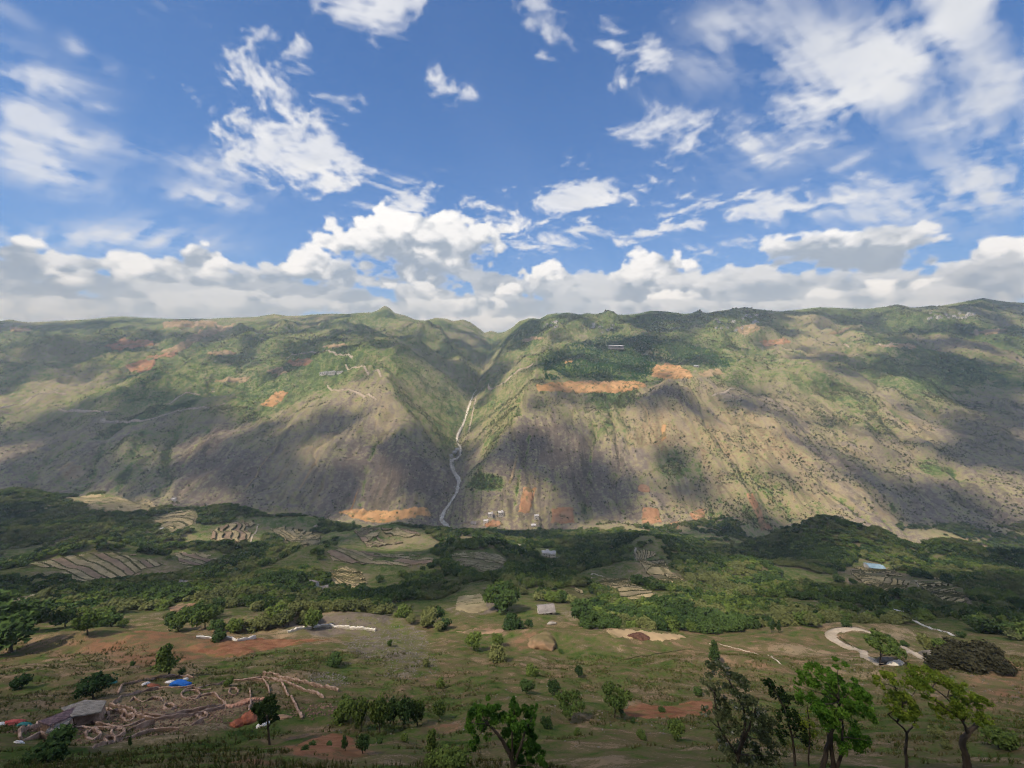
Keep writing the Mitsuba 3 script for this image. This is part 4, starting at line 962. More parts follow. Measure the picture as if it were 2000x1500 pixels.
# the bushes and small trees of the near hillside that the photograph shows one by one
SINGLES = [
    (330, 1322, 66, 'tall', 'mid', 1.0, 'tall leafy green tree above the blue tarpaulin'), (356, 1318, 14, 'bush', 'dark', 1.0, 'small dark bush right of the tall tree by the blue tarpaulin'),
    (185, 1365, 46, 'round', 'dark', 1.25, 'dark round tree just above the grey slab roof'), (1394, 1300, 48, 'tall', 'dark', .8, 'slim dark evergreen on the grass field edge'),
    (1028, 1356, 28, 'round', 'dark', 1.0, 'small round dark green tree, left one of a pair on the grass slope'), (1080, 1356, 28, 'round', 'dark', .9, 'small near black bush tree, right one of a pair on the grass slope'),
    (1038, 1320, 24, 'bush', 'mid', 1.0, 'pale green bush above the pair of small round trees'), (1130, 1323, 22, 'round', 'dark', .8, 'little dark tree alone on the green slope'), (1095, 1275, 9, 'bush', 'dark', 1.1, 'dark bush below the brown earth mound'),
    (1112, 1408, 52, 'flat', 'mid', .8, 'small umbrella shaped tree at the path on the slope'), (1200, 1402, 58, 'flat', 'mid', .75, 'forked umbrella tree at the left end of the orange earth'), (1212, 1398, 30, 'tall', 'dark', .7, 'thin bush close behind the forked umbrella tree'),
    (1068, 1422, 26, 'bush', 'dark', .9, 'dark brown bush right of the big dark green tree'), (1292, 1392, 14, 'bush', 'dark', 1.0, 'single bush in the middle of the orange earth patch'), (1362, 1358, 18, 'bush', 'dark', 1.1, 'dark bush at the upper edge of the orange earth'),
    (1320, 1442, 38, 'round', 'mid', .9, 'pale green sapling below the orange earth patch'), (1252, 1442, 16, 'bush', 'mid', 1.2, 'low green bush in the brown grass below the umbrella tree'), (1128, 1436, 14, 'bush', 'mid', 1.0, 'small bush in brown grass'),
    (1237, 1412, 10, 'bush', 'dark', 1.0, 'tiny dark bush under the orange earth'), (860, 1346, 22, 'round', 'mid', .8, 'small bluish green tree on the grassy slope'), (832, 1302, 18, 'bush', 'pale', .8, 'thin pale sapling on the dry slope'),
    (705, 1422, 66, 'round', 'mid', .55, 'first of the thin saplings in a row'), (742, 1430, 74, 'round', 'mid', .55, 'second of the thin saplings in a row'), (790, 1422, 62, 'round', 'dark', .6, 'third of the thin saplings in a row'), (816, 1418, 54, 'round', 'mid', .55, 'fourth of the thin saplings in a row'), (858, 1402, 34, 'round', 'mid', .8, 'short sapling at the right end of the row'), (676, 1408, 48, 'bush', 'mid', .9, 'bushy sapling at the left end of the row'), (768, 1416, 50, 'round', 'dark', .6, 'dark sapling in the middle of the row'),
    (845, 1478, 58, 'tall', 'mid', .75, 'column shaped shrub left of the big dark green tree'), (848, 1500, 36, 'bush', 'mid', .9, 'shrub at the foot of the column shaped shrub'), (884, 1508, 48, 'bush', 'mid', 1.2, 'broad light green bush at the lower edge'),
    (709, 1472, 36, 'round', 'dark', .75, 'dark small tree on the red earth patch'), (674, 1466, 30, 'tall', 'dark', .8, 'slim bush on the red earth patch'), (610, 1458, 12, 'bush', 'dark', 1.1, 'low dark bush on the red bank, upper one'), (596, 1466, 12, 'bush', 'dark', 1.1, 'low dark bush on the red bank, lower one'), (643, 1458, 10, 'bush', 'dark', 1.2, 'low dark bush on the red bank, right one'), (741, 1452, 12, 'bush', 'dark', 1.1, 'bush under the second sapling'), (790, 1448, 16, 'bush', 'mid', .9, 'light bush on the brown slope'),
    (448, 1340, 18, 'bush', 'mid', .9, 'green bush on the curved terrace wall'), (655, 1300, 22, 'bush', 'dark', 1.5, 'wide dark green bush in the grass above the ruins'), (970, 1292, 34, 'bush', 'pale', 1.1, 'grey green thicket below the red path'), (925, 1268, 34, 'round', 'mid', 1.0, 'light green tree by the red path, left one'), (972, 1262, 24, 'round', 'mid', 1.0, 'light green tree by the red path, right one'), (762, 1262, 14, 'bush', 'dark', .7, 'dark bush in grey rubble'),
    (1718, 1298, 56, 'flat', 'mid', .85, 'spreading tree over the pale rubble wall'), (1650, 1225, 16, 'bush', 'dark', 1.1, 'dark bush on the slope above the hairpin bend'), (1735, 1255, 16, 'bush', 'dark', 1.3, 'dark bush by the upper arm of the track'), (1765, 1262, 12, 'bush', 'dark', 1.2, 'small bush right of the dark bush by the track'), (1808, 1272, 38, 'bush', 'pale', .8, 'grey green shrubs where the track runs down'), (1840, 1275, 26, 'bush', 'mid', 1.3, 'light bush behind the dark thicket'), (1877, 1245, 12, 'bush', 'dark', 1.3, 'bush far up on the dry slope'), (1910, 1235, 34, 'bush', 'dark', 1.2, 'large dark shrub on the dry slope'),
    (1952, 1462, 46, 'bush', 'mid', 1.0, 'green bush right of the crooked tree'), (1668, 1425, 22, 'bush', 'mid', 1.0, 'bush beside the bright green tree'), (1830, 1440, 24, 'bush', 'pale', 1.0, 'pale bush in the dry grass'), (1845, 1462, 20, 'bush', 'pale', .9, 'small pale bush left of the crooked trunk'),
    (20, 1275, 80, 'round', 'dark', 1.2, 'dark wide tree at the left edge, lower one'), (-30, 1240, 80, 'round', 'dark', 1.2, 'leafy wide tree at the left edge, upper one'), (55, 1235, 55, 'round', 'dark', 1.2, 'wide leafy tree right of the dark left edge trees'), (128, 1225, 36, 'round', 'dark', 1.0, 'dark tree above the red field, left one'), (172, 1240, 44, 'round', 'mid', .9, 'green tree above the red field, right one'), (200, 1215, 30, 'bush', 'mid', 1.3, 'bushy tree behind the red field'),
    (400, 1228, 44, 'round', 'mid', .9, 'green tree beside the left white wall'), (612, 1228, 38, 'round', 'mid', .9, 'green tree in front of the right white wall'), (545, 1218, 40, 'round', 'mid', 1.0, 'bright tree left of the right white wall'), (430, 1250, 22, 'bush', 'dark', 1.3, 'bush hanging over the left white wall'),
    (260, 1300, 10, 'bush', 'dark', 1.0, 'small bush on the ploughed slope'), (42, 1345, 30, 'bush', 'dark', 1.1, 'dark bush on the left grass bank'), (105, 1490, 60, 'bush', 'dark', 1.2, 'big dark bush at the lower left corner'), (120, 1465, 40, 'bush', 'mid', 1.2, 'bush below the lower slab roof'), (255, 1460, 22, 'tall', 'dark', .5, 'thin dark stem shrub at the wall'),
    (1480, 1230, 20, 'tall', 'dark', .7, 'slim cypress behind the field, left one'), (1507, 1236, 26, 'tall', 'dark', .6, 'slim cypress behind the field, middle one'), (1520, 1236, 26, 'tall', 'dark', .6, 'slim cypress behind the field, right one'), (1448, 1235, 20, 'tall', 'dark', .6, 'slim cypress behind the field, far left one'),
    (990, 1198, 56, 'round', 'dark', 1.0, 'dark round tree left of the little grey house'), (970, 1188, 50, 'round', 'mid', 1.1, 'tall bright tree behind the dark round tree'), (1135, 1222, 48, 'round', 'dark', 1.0, 'dark tree right of the little grey house'), (1150, 1226, 34, 'round', 'dark', 1.0, 'second dark tree right of the little grey house'),
]
for px, py, h, kind, mat, w, lab in SINGLES:
    shape = 'shrub' if kind == 'bush' else 'tree'
    mat = mat if f'stock_{kind}_{mat}' in scene else 'mid'
    plant_at(shape, kind, mat, px, py, h, w, lab, 'bush' if kind == 'bush' else 'tree')

for _ in range(16):
    px, py = rng.uniform(1810, 1965), rng.uniform(1268, 1318)
    plant_at('shrub', 'bush', 'bare', px, py, rng.uniform(22, 36), 1.3, 'dark brown bush of the thicket below the track at right', 'bush', 'dark bushes of the thicket at right')

# ---- the trees close to the camera, each built after its own outline
leaf_bsdf('m_leaf_deep', leafy((.042, .110, .020), (.115, .240, .036), 1.0))


def at(px, py, Y):
    x, z = ray(px, py)
    return np.array([x * Y, Y, z * Y])


def hero(name, lab, cat, Y, stems, lobes, n, size, mat, seed):
    r = np.random.default_rng(seed)
    k = nm(name)
    mpp = Y * (CT + .9 * ST) / FPX
    foot = at(stems[0][0][0], stems[0][0][1], Y)
    foot[2] = land(foot[:1], foot[1:2])[0] - .1
    parts = []
    for q, st in enumerate(stems):
        sway = r.uniform(-.25, .25) * len(st) * .3
        p = [at(a, b, Y + sway * i / len(st) * (q > 0)) for i, (a, b, w) in enumerate(st)]
        w = [c * mpp / 2 for _, _, c in st]
        if q == 0 and p[0][2] > foot[2] + .05: p, w = [foot] + p, [w[0] * 1.2] + w
        elif q and st[0][1] > 1480 and p[0][2] > foot[2]: p, w = [np.array([p[0][0], p[0][1], foot[2]])] + p, [w[0] * 1.2] + w
        p = np.array(p); t = np.linspace(0, len(p) - 1, len(p) * 3)
        p2 = np.stack([np.interp(t, np.arange(len(p)), p[:, i]) for i in range(3)], 1)
        p2[1:-1] = (p2[:-2] + p2[2:] + 2 * p2[1:-1]) / 4
        p2[1:] += r.normal(size=(len(p2) - 1, 3)) * .02
        parts.append(tube(p2, np.interp(t, np.arange(len(w)), w), 7))
    C, R = [], []
    for a, b, rx, ry in lobes:
        dep = r.uniform(-1, 1) * (rx * mpp * 1.3)
        c = at(a, b, Y + dep)
        C.append(c); R.append((rx * mpp * .95, rx * mpp * 1.05, ry * mpp * .95))
        near = min((p for st in stems for p in st), key=lambda s: (s[0] - a) ** 2 + (s[1] - b) ** 2 - (s[1] > b) * 60)
        parts.append(tube(bend(at(near[0], near[1], Y), c, r, .06, 5), np.linspace(.022, .006, 5) * (1 + rx / 30), 5))
    C2, R2 = [], []
    for c, q in zip(np.array(C), np.array(R)):      # each bough carries several leaf clumps with air between them
        m = max(4, int(5 + q[0] * 7))
        d = unit(m, r)
        C2.append(c + d * q * (.35 + .6 * r.random((m, 1)))); R2.append(np.full((m, 3), 1.0) * q.mean() * r.uniform(.26, .44, (m, 1)) * [1, 1, .62])
    C, R = np.vstack(C2), np.vstack(R2)
    scene[k + '__trunk'] = mikit.ply(join(parts), 'm_bark', smooth=40)
    scene[k + '__crown'] = mikit.ply(leaves(C, R, int(n * 1.5), size * 1.15, r, tri=False, hollow=.15), mat)
    tag(k, lab, cat)
    return k


hero('tree', 'silvery leaved slender tree right of the orange earth', 'tree', 23.0, [[(1437, 1525, 9), (1440, 1480, 8), (1450, 1440, 6), (1460, 1400, 4), (1425, 1330, 2)], [(1440, 1478, 5), (1470, 1405, 4), (1482, 1365, 2)], [(1441, 1475, 4), (1402, 1420, 3), (1394, 1350, 2)]],
     [(1393, 1302, 20, 18), (1422, 1322, 28, 20), (1385, 1340, 24, 20), (1440, 1350, 32, 20), (1410, 1378, 28, 20), (1470, 1385, 28, 22), (1500, 1402, 24, 18), (1430, 1418, 28, 18), (1420, 1455, 32, 18), (1480, 1430, 32, 20), (1510, 1452, 24, 22), (1470, 1470, 38, 22), (1378, 1388, 12, 9), (1450, 1495, 40, 18), (1515, 1480, 22, 16)], 3800, .105, 'm_leaf_grey', 1)
hero('tree', 'thin olive tree behind the silvery tree', 'tree', 25.5, [[(1555, 1515, 5), (1548, 1440, 4), (1532, 1380, 3), (1503, 1335, 2)]],
     [(1500, 1334, 18, 13), (1520, 1355, 28, 15), (1545, 1375, 26, 18), (1535, 1400, 18, 15), (1562, 1420, 22, 22), (1525, 1430, 18, 20), (1570, 1450, 14, 18)], 1200, .095, 'm_leaf_dark', 2)
hero('tree', 'bare looking sapling left of the bright green tree', 'tree', 25.0, [[(1580, 1500, 3), (1582, 1420, 2.4), (1576, 1380, 1.5)]], [(1578, 1412, 22, 24), (1585, 1440, 14, 14)], 190, .08, 'm_leaf_yellow', 3)
hero('tree', 'bright green many stemmed tree at the lower right', 'tree', 23.0, [[(1605, 1515, 10), (1613, 1470, 8), (1625, 1420, 6), (1640, 1370, 4)], [(1628, 1492, 8), (1622, 1440, 6), (1633, 1410, 5), (1662, 1392, 3.4), (1682, 1386, 2)], [(1632, 1507, 7), (1645, 1470, 5), (1646, 1440, 4), (1645, 1395, 2)]],
     [(1638, 1296, 13, 13), (1600, 1310, 24, 15), (1575, 1325, 23, 18), (1560, 1338, 11, 11), (1630, 1325, 25, 18), (1640, 1350, 36, 22), (1670, 1350, 22, 22), (1585, 1370, 27, 14), (1610, 1385, 28, 26), (1650, 1380, 28, 20), (1690, 1390, 20, 20), (1672, 1370, 22, 16), (1665, 1440, 27, 16), (1640, 1450, 25, 13), (1690, 1445, 17, 18), (1615, 1410, 19, 20), (1668, 1414, 8, 8)], 5200, .095, 'm_leaf_bright', 4)
hero('tree', 'light green forked tree right of the bright green tree', 'tree', 25.0, [[(1773, 1512, 6), (1768, 1460, 5), (1772, 1430, 4), (1752, 1410, 3), (1735, 1395, 2)], [(1772, 1432, 3), (1787, 1413, 2)], [(1752, 1411, 2.4), (1765, 1375, 2), (1750, 1345, 1.5)]],
     [(1735, 1325, 22, 12), (1755, 1345, 24, 12), (1740, 1360, 16, 12), (1770, 1375, 25, 14), (1745, 1385, 20, 10), (1788, 1405, 19, 15), (1755, 1395, 20, 10), (1720, 1340, 12, 9), (1790, 1345, 20, 10)], 1900, .09, 'm_leaf_yellow', 5)
hero('tree', 'crooked dark trunked tree with flat yellow green crown', 'tree', 25.0, [[(1890, 1505, 15), (1886, 1475, 11), (1878, 1446, 10), (1895, 1430, 8), (1912, 1414, 7), (1913, 1398, 4)], [(1890, 1433, 5), (1880, 1406, 4), (1850, 1386, 3), (1830, 1371, 2)], [(1883, 1408, 3), (1850, 1361, 2.4), (1820, 1343, 1.5)]],
     [(1790, 1320, 30, 11), (1830, 1325, 30, 12), (1860, 1335, 24, 13), (1800, 1340, 24, 9), (1850, 1385, 28, 12), (1880, 1350, 22, 13), (1900, 1365, 23, 16), (1920, 1375, 15, 20), (1885, 1390, 27, 14), (1915, 1400, 19, 15), (1835, 1390, 18, 9), (1930, 1406, 10, 7), (1870, 1365, 20, 9)], 3200, .09, 'm_leaf_yellow', 6)
hero('tree', 'big dark green tree at the lower middle edge', 'tree', 22.0, [[(1004, 1525, 12), (1000, 1482, 9), (985, 1450, 7), (970, 1430, 5), (952, 1414, 3)], [(1004, 1495, 7), (1020, 1450, 5), (1030, 1418, 3)], [(1001, 1478, 5), (1000, 1430, 3), (1006, 1385, 2)]],
     [(930, 1385, 20, 15), (955, 1380, 20, 13), (920, 1410, 15, 18), (940, 1405, 23, 18), (925, 1445, 13, 20), (975, 1400, 21, 15), (1005, 1375, 13, 13), (1045, 1385, 11, 13), (1010, 1400, 25, 17), (1035, 1410, 23, 18), (1000, 1430, 28, 18), (1030, 1440, 25, 20), (1005, 1460, 19, 15), (1045, 1470, 21, 22), (1025, 1490, 23, 17), (1062, 1490, 9, 13), (953, 1440, 8, 9)], 4600, .105, 'm_leaf_deep', 7)
_g = ground(526, 1455)[0]
hero('tree', 'dark round headed tree on a thin trunk beside the red earth heap', 'tree', float(_g[1]), [[(526, 1455, 4.5), (524, 1425, 4), (522, 1398, 3)], [(524, 1420, 2.4), (535, 1404, 1.6)]], [(520, 1375, 15, 11), (507, 1385, 12, 13), (533, 1388, 12, 13), (520, 1398, 17, 13), (536, 1403, 8, 8), (510, 1405, 10, 10)], 1500, .24, 'm_leaf_dark', 8)


r = np.random.default_rng(31)
def scatter(v, f, p, w, h, turn):
    c, s = np.cos(turn)[:, None], np.sin(turn)[:, None]
    V = np.stack([(v[None, :, 0] * c - v[None, :, 1] * s) * w[:, None], (v[None, :, 0] * s + v[None, :, 1] * c) * w[:, None], v[None, :, 2] * h[:, None]], -1) + p[:, None]
    return V.reshape(-1, 3), (f[None] + (np.arange(len(p)) * len(v))[:, None, None]).reshape(-1, 3)


import trimesh
ico = trimesh.creation.icosphere(0)
blob = (np.array(ico.vertices) * [.5, .5, .5] * (.75 + .5 * r.random((12, 1))) + [0, 0, .35], np.array(ico.faces))
_o = np.array([[.5, 0, .3], [0, .45, .38], [-.5, .05, .3], [0, -.5, .33], [.05, 0, .85], [0, 0, -.15]])
dot = (_o, np.array([[i, (i + 1) % 4, 4] for i in range(4)] + [[(i + 1) % 4, i, 5] for i in range(4)]))
cone = (np.array([[math.cos(a) * .34, math.sin(a) * .34, .12] for a in np.arange(5) * 1.2566] + [[0, 0, 1.0], [0, 0, -.1]]), np.array([[i, (i + 1) % 5, 5] for i in range(5)] + [[(i + 1) % 5, i, 6] for i in range(5)]))
tuft = (np.concatenate([np.array([[-.06, 0, 0], [.06, 0, 0], [.10 * s, .12, 1.0]]) @ np.array([[math.cos(a), math.sin(a), 0], [-math.sin(a), math.cos(a), 0], [0, 0, 1]]) + [.12 * math.cos(a * 2.3), .12 * math.sin(a * 2.3), 0] for a, s in zip(np.arange(6) * 1.05, (1, -2, 2, -1, 3, -3))]), np.arange(18).reshape(-1, 3))



# ------------------------------------------------------------------ houses, the walled ruins, walls, heaps
def above(px, py, h):
    """The point of a line of sight that is h above the land."""
    x, z = ray(px, py)
    Y = ground(px, py)[0][1]
    for _ in range(40):
        gap = z * Y - land(np.array([x * Y]), np.array([Y]))[0] - h
        Y += gap * .6
    return np.array([x * Y, Y, z * Y])


def box(x0, x1, y0, y1, z0, z1):
    m = trimesh.creation.box((x1 - x0, y1 - y0, z1 - z0))
    return np.array(m.vertices) + [(x0 + x1) / 2, (y0 + y1) / 2, (z0 + z1) / 2], np.array(m.faces)


def prism(a, b, x0, x1):
    """A cross-section (y, z) carried from x0 to x1."""
    P = np.array(list(zip(a, b)), float)
    n = len(P)
    v = np.vstack([np.column_stack([np.full(n, x0), P]), np.column_stack([np.full(n, x1), P])])
    f = [[i, (i + 1) % n, n + (i + 1) % n] for i in range(n)] + [[i, n + (i + 1) % n, n + i] for i in range(n)] + [[0, i + 1, i] for i in range(1, n - 1)] + [[n, n + i, n + i + 1] for i in range(1, n - 1)]
    return v, np.array(f)


def slab(poly, thick):
    """A flat or skewed sheet of the given corners with a real thickness."""
    P = np.asarray(poly, float)
    n = len(P)
    nr = np.cross(P[1] - P[0], P[2] - P[0]); nr /= np.linalg.norm(nr)
    nr *= np.sign(nr[2]) * thick if abs(nr[2]) > .05 else thick
    v = np.vstack([P, P - nr])
    f = [[0, i, i + 1] for i in range(1, n - 1)] + [[n, n + i + 1, n + i] for i in range(1, n - 1)] + [[i, n + i, n + (i + 1) % n] for i in range(n)] + [[i, n + (i + 1) % n, (i + 1) % n] for i in range(n)]
    return v, np.array(f)


matt('m_whitewall', earth((.52, .50, .46), (.74, .72, .67), 4))
matt('m_greywall', earth((.24, .23, .215), (.40, .38, .355), 3))
matt('m_roofgrey', earth((.15, .145, .15), (.28, .27, .275), 2.2))
matt('m_roofpale', earth((.45, .45, .45), (.66, .66, .65), 3))
matt('m_roofblue', earth((.20, .33, .42), (.34, .48, .56), 3))
matt('m_dark', (.03, .03, .035))
matt('m_wallstone', earth((.19, .13, .10), (.43, .32, .26), .9))
matt('m_slabgrey', earth((.17, .155, .135), (.33, .305, .27), .8))
matt('m_slabpurple', earth((.105, .070, .080), (.22, .16, .165), .8))
matt('m_blue', earth((.020, .110, .42), (.045, .19, .60), 1.5))
matt('m_teal', earth((.03, .16, .15), (.07, .25, .23), 1))
matt('m_redcloth', earth((.45, .09, .08), (.62, .20, .17), .8))
matt('m_whitecloth', earth((.58, .57, .55), (.78, .77, .75), .8))
matt('m_redheap', earth((.20, .070, .045), (.36, .145, .090), .8))
matt('m_darkearth', earth((.065, .035, .028), (.15, .085, .062), 1))
matt('m_rubble', earth((.075, .052, .040), (.26, .175, .13), .7))
matt('m_rock', earth((.10, .095, .085), (.23, .215, .19), 1.5))
matt('m_brick', earth((.26, .13, .09), (.44, .27, .20), .7))

H = {
    'gable': [('wall', join([box(-.5, .5, -.34, .34, -.6, .42), prism([-.34, .34, 0], [.42, .42, .64], -.5, .5)]), 'm_whitewall'),
              ('roof', join([slab([(-.56, -.44, .37), (.56, -.44, .37), (.56, 0, .70), (-.56, 0, .70)], .035), slab([(-.56, .44, .37), (-.56, 0, .70), (.56, 0, .70), (.56, .44, .37)], .035)]), 'm_roofgrey'),
              ('door', box(-.06, .06, -.352, -.343, -.02, .26), 'm_dark'), ('window', box(-.36, -.2, -.352, -.343, .14, .30), 'm_dark'), ('window_001', box(.2, .36, -.352, -.343, .14, .30), 'm_dark')],
    'block': [('wall', join([box(-.5, .5, -.35, .35, -.6, .72)]), 'm_whitewall'), ('roof', join([box(-.53, .53, -.38, .38, .722, .76), box(-.53, .53, -.38, -.35, .762, .82), box(-.53, .53, .35, .38, .762, .82), box(.1, .45, 0, .34, .762, .98)]), 'm_roofpale'),
              ('door', box(-.07, .07, -.362, -.353, 0, .26), 'm_dark')] + [(f'window_{i:03d}', box(a, a + .16, -.362, -.353, b, b + .15), 'm_dark') for i, (a, b) in enumerate([(-.4, .1), (.24, .1), (-.4, .45), (-.08, .45), (.24, .45)], 1)],
    'shed': [('wall', box(-.5, .5, -.3, .3, -.5, .34), 'm_greywall'), ('roof', slab([(-.56, -.36, .36), (.56, -.36, .36), (.56, .36, .50), (-.56, .36, .50)], .03), 'm_roofpale'), ('door', box(.1, .25, -.312, -.303, 0, .25), 'm_dark')],
    'blue': [('wall', box(-.5, .5, -.3, .3, -.5, .30), 'm_whitewall'), ('roof', join([slab([(-.54, -.36, .29), (.54, -.36, .29), (.54, 0, .42), (-.54, 0, .42)], .02), slab([(-.54, .36, .29), (-.54, 0, .42), (.54, 0, .42), (.54, .36, .29)], .02)]), 'm_roofblue'), ('door', box(-.06, .08, -.312, -.303, 0, .22), 'm_dark')],
}
for k, ps in H.items():
    scene[f'stock_house_{k}'] = {'type': 'shapegroup', **{n: mikit.ply(m, b) for n, m, b in ps}}


def house(kind, px, py, wpx, turn, lab, tall=.8, group=None, cat='house', name='house'):
    g = ground(px, py)[0]
    w = wpx * (g[1] * CT - g[2] * ST) / FPX
    k = nm(name)
    scene[k] = {'type': 'instance', 'to_world': put(g + [0, 0, .04 * w], w, w * tall, turn), 'shapegroup': {'type': 'ref', 'id': f'stock_house_{kind}'}}
    tag(k, lab, cat, group)
    BLOCKED.append(shapely.Point(g[0], g[1]).buffer(w * 1.1))
    return k


HOUSES = [
    ('gable', 1066, 1198, 30, 8, 'little grey roofed house on the terrace above the grass slope'), ('gable', 612, 1144, 17, -20, 'pale walled house among the trees left of centre, upper one'), ('gable', 630, 1155, 19, 25, 'pale roofed house among the trees left of centre, lower one'),
    ('block', 1066, 1086, 14, 10, 'white house of the hamlet in the middle woods, left one'), ('block', 1078, 1088, 14, -10, 'white house of the hamlet in the middle woods, middle one'), ('gable', 1087, 1096, 13, 20, 'grey roofed house of the hamlet in the middle woods, lower right one'), ('gable', 1038, 1095, 10, 0, 'small white house left of the hamlet in the middle woods'),
    ('gable', 345, 1142, 16, 10, 'pale roof among the left woods, left one of a row'), ('gable', 366, 1144, 16, -15, 'pale roof among the left woods, middle one of a row'), ('shed', 410, 1138, 12, 30, 'pale shed among the left woods, right one of a row'),
    ('blue', 1708, 1112, 26, -12, 'long blue roofed shed on the crest of the right hill'), ('block', 1694, 1109, 10, 0, 'white house beside the blue roofed shed'), ('shed', 1756, 1200, 14, -25, 'white shed on the concrete lane'),
    ('block', 315, 1037, 7, 0, 'tiny white house in the dark left wood'), ('block', 340, 978, 7, 0, 'tiny white house behind the sunlit terraces'),
    ('block', 958, 1008, 9, 0, 'white house at the foot of the right slope, first from the left'), ('block', 978, 1006, 10, 10, 'white house at the foot of the right slope, second from the left'), ('block', 949, 1022, 9, -10, 'white house by the stream mouth'), ('gable', 925, 1024, 10, 0, 'tall white house right of the stream mouth'), ('block', 1048, 1012, 9, 0, 'white house at the foot of the right slope under the tall brown field'), ('shed', 1042, 1028, 9, 0, 'white shed below the tall brown field'),
    ('block', 888, 886, 7, 0, 'white house in the side valley, upper one'), ('block', 881, 893, 7, 20, 'white house in the side valley, middle one'), ('block', 893, 880, 6, 0, 'white house in the side valley, right one'),
    ('shed', 1203, 679, 26, 0, 'long pale roofed building on the plantation', .3), ('block', 632, 731, 12, 0, 'white house row on the left spur, left one', .4), ('block', 648, 730, 13, 5, 'white house row on the left spur, middle one', .4), ('block', 664, 729, 10, -5, 'white house row on the left spur, right one', .4),
    ('shed', 1360, 717, 8, 0, 'small white shed at the right end of the plantation'),
]
for a in HOUSES: house(*a)
hr = np.random.default_rng(77)
for (x0, x1, y0, y1, n, lab, grp) in ((1395, 1495, 614, 648, 22, 'tiny white house of the village on the middle right ridge', 'houses of the middle ridge village'), (1812, 1902, 612, 624, 20, 'tiny white house of the village on the far right ridge', 'houses of the far right village'),
                                      (1060, 1092, 628, 640, 8, 'tiny white house of the hamlet right of the notch', 'houses of the hamlet by the notch'), (1155, 1198, 634, 650, 9, 'tiny white house of the hamlet above the plantation', 'houses of the hamlet above the plantation')):
    for _ in range(n):
        house('block' if hr.random() < .7 else 'gable', hr.uniform(x0, x1), hr.uniform(y0, y1), hr.uniform(3.2, 5.5), hr.uniform(-30, 30), lab, .7, grp)


def wall(pix, h, w, mat, name, lab, along=.9, cat='wall', rough_=.22, extra=None):
    g = ground(*np.array(pix, float).T)[:, :2]
    d = np.concatenate([[0], np.cumsum(np.hypot(*np.diff(g, axis=0).T))])
    s = np.linspace(0, d[-1], max(4, int(d[-1] / along)))
    from scipy.interpolate import PchipInterpolator
    c = PchipInterpolator(d, g)(s) if len(g) > 2 else np.stack([np.interp(s, d, g[:, i]) for i in (0, 1)], 1)
    t = np.gradient(c, axis=0); t /= np.linalg.norm(t, axis=1, keepdims=True) + 1e-9
    nrm = np.stack([-t[:, 1], t[:, 0]], 1)
    z = land(c[:, 0], c[:, 1])
    zs = np.convolve(np.pad(z, 2, 'edge'), np.ones(5) / 5, 'valid')
    top = zs + h * (1 + rough_ * rng.normal(size=len(s)))
    ww = w * (1 + rough_ * rng.normal(size=len(s)))
    prof = [(-.5, -1), (-.5, .85), (-.38, 1), (.38, 1), (.5, .85), (.5, -1)]
    v = np.stack([np.column_stack([c + nrm * (a * ww)[:, None], np.where(b < 0, zs - 1.2, zs + (top - zs) * b)]) for a, b in prof], 1)
    n, m = v.shape[:2]
    i, j = np.meshgrid(np.arange(n - 1), np.arange(m - 1), indexing='ij')
    f = np.stack([i * m + j, i * m + j + 1, (i + 1) * m + j + 1, (i + 1) * m + j], -1).reshape(-1, 4)
    f = np.vstack([f[:, [0, 1, 2]], f[:, [0, 2, 3]]])
    caps = [[0, k + 1, k] for k in range(1, m - 1)] + [[(n - 1) * m, (n - 1) * m + k, (n - 1) * m + k + 1] for k in range(1, m - 1)]
    k = nm(name)
    scene[k] = mikit.ply((v.reshape(-1, 3), np.vstack([f, caps])), mat)
    tag(k, lab, cat)
    return k


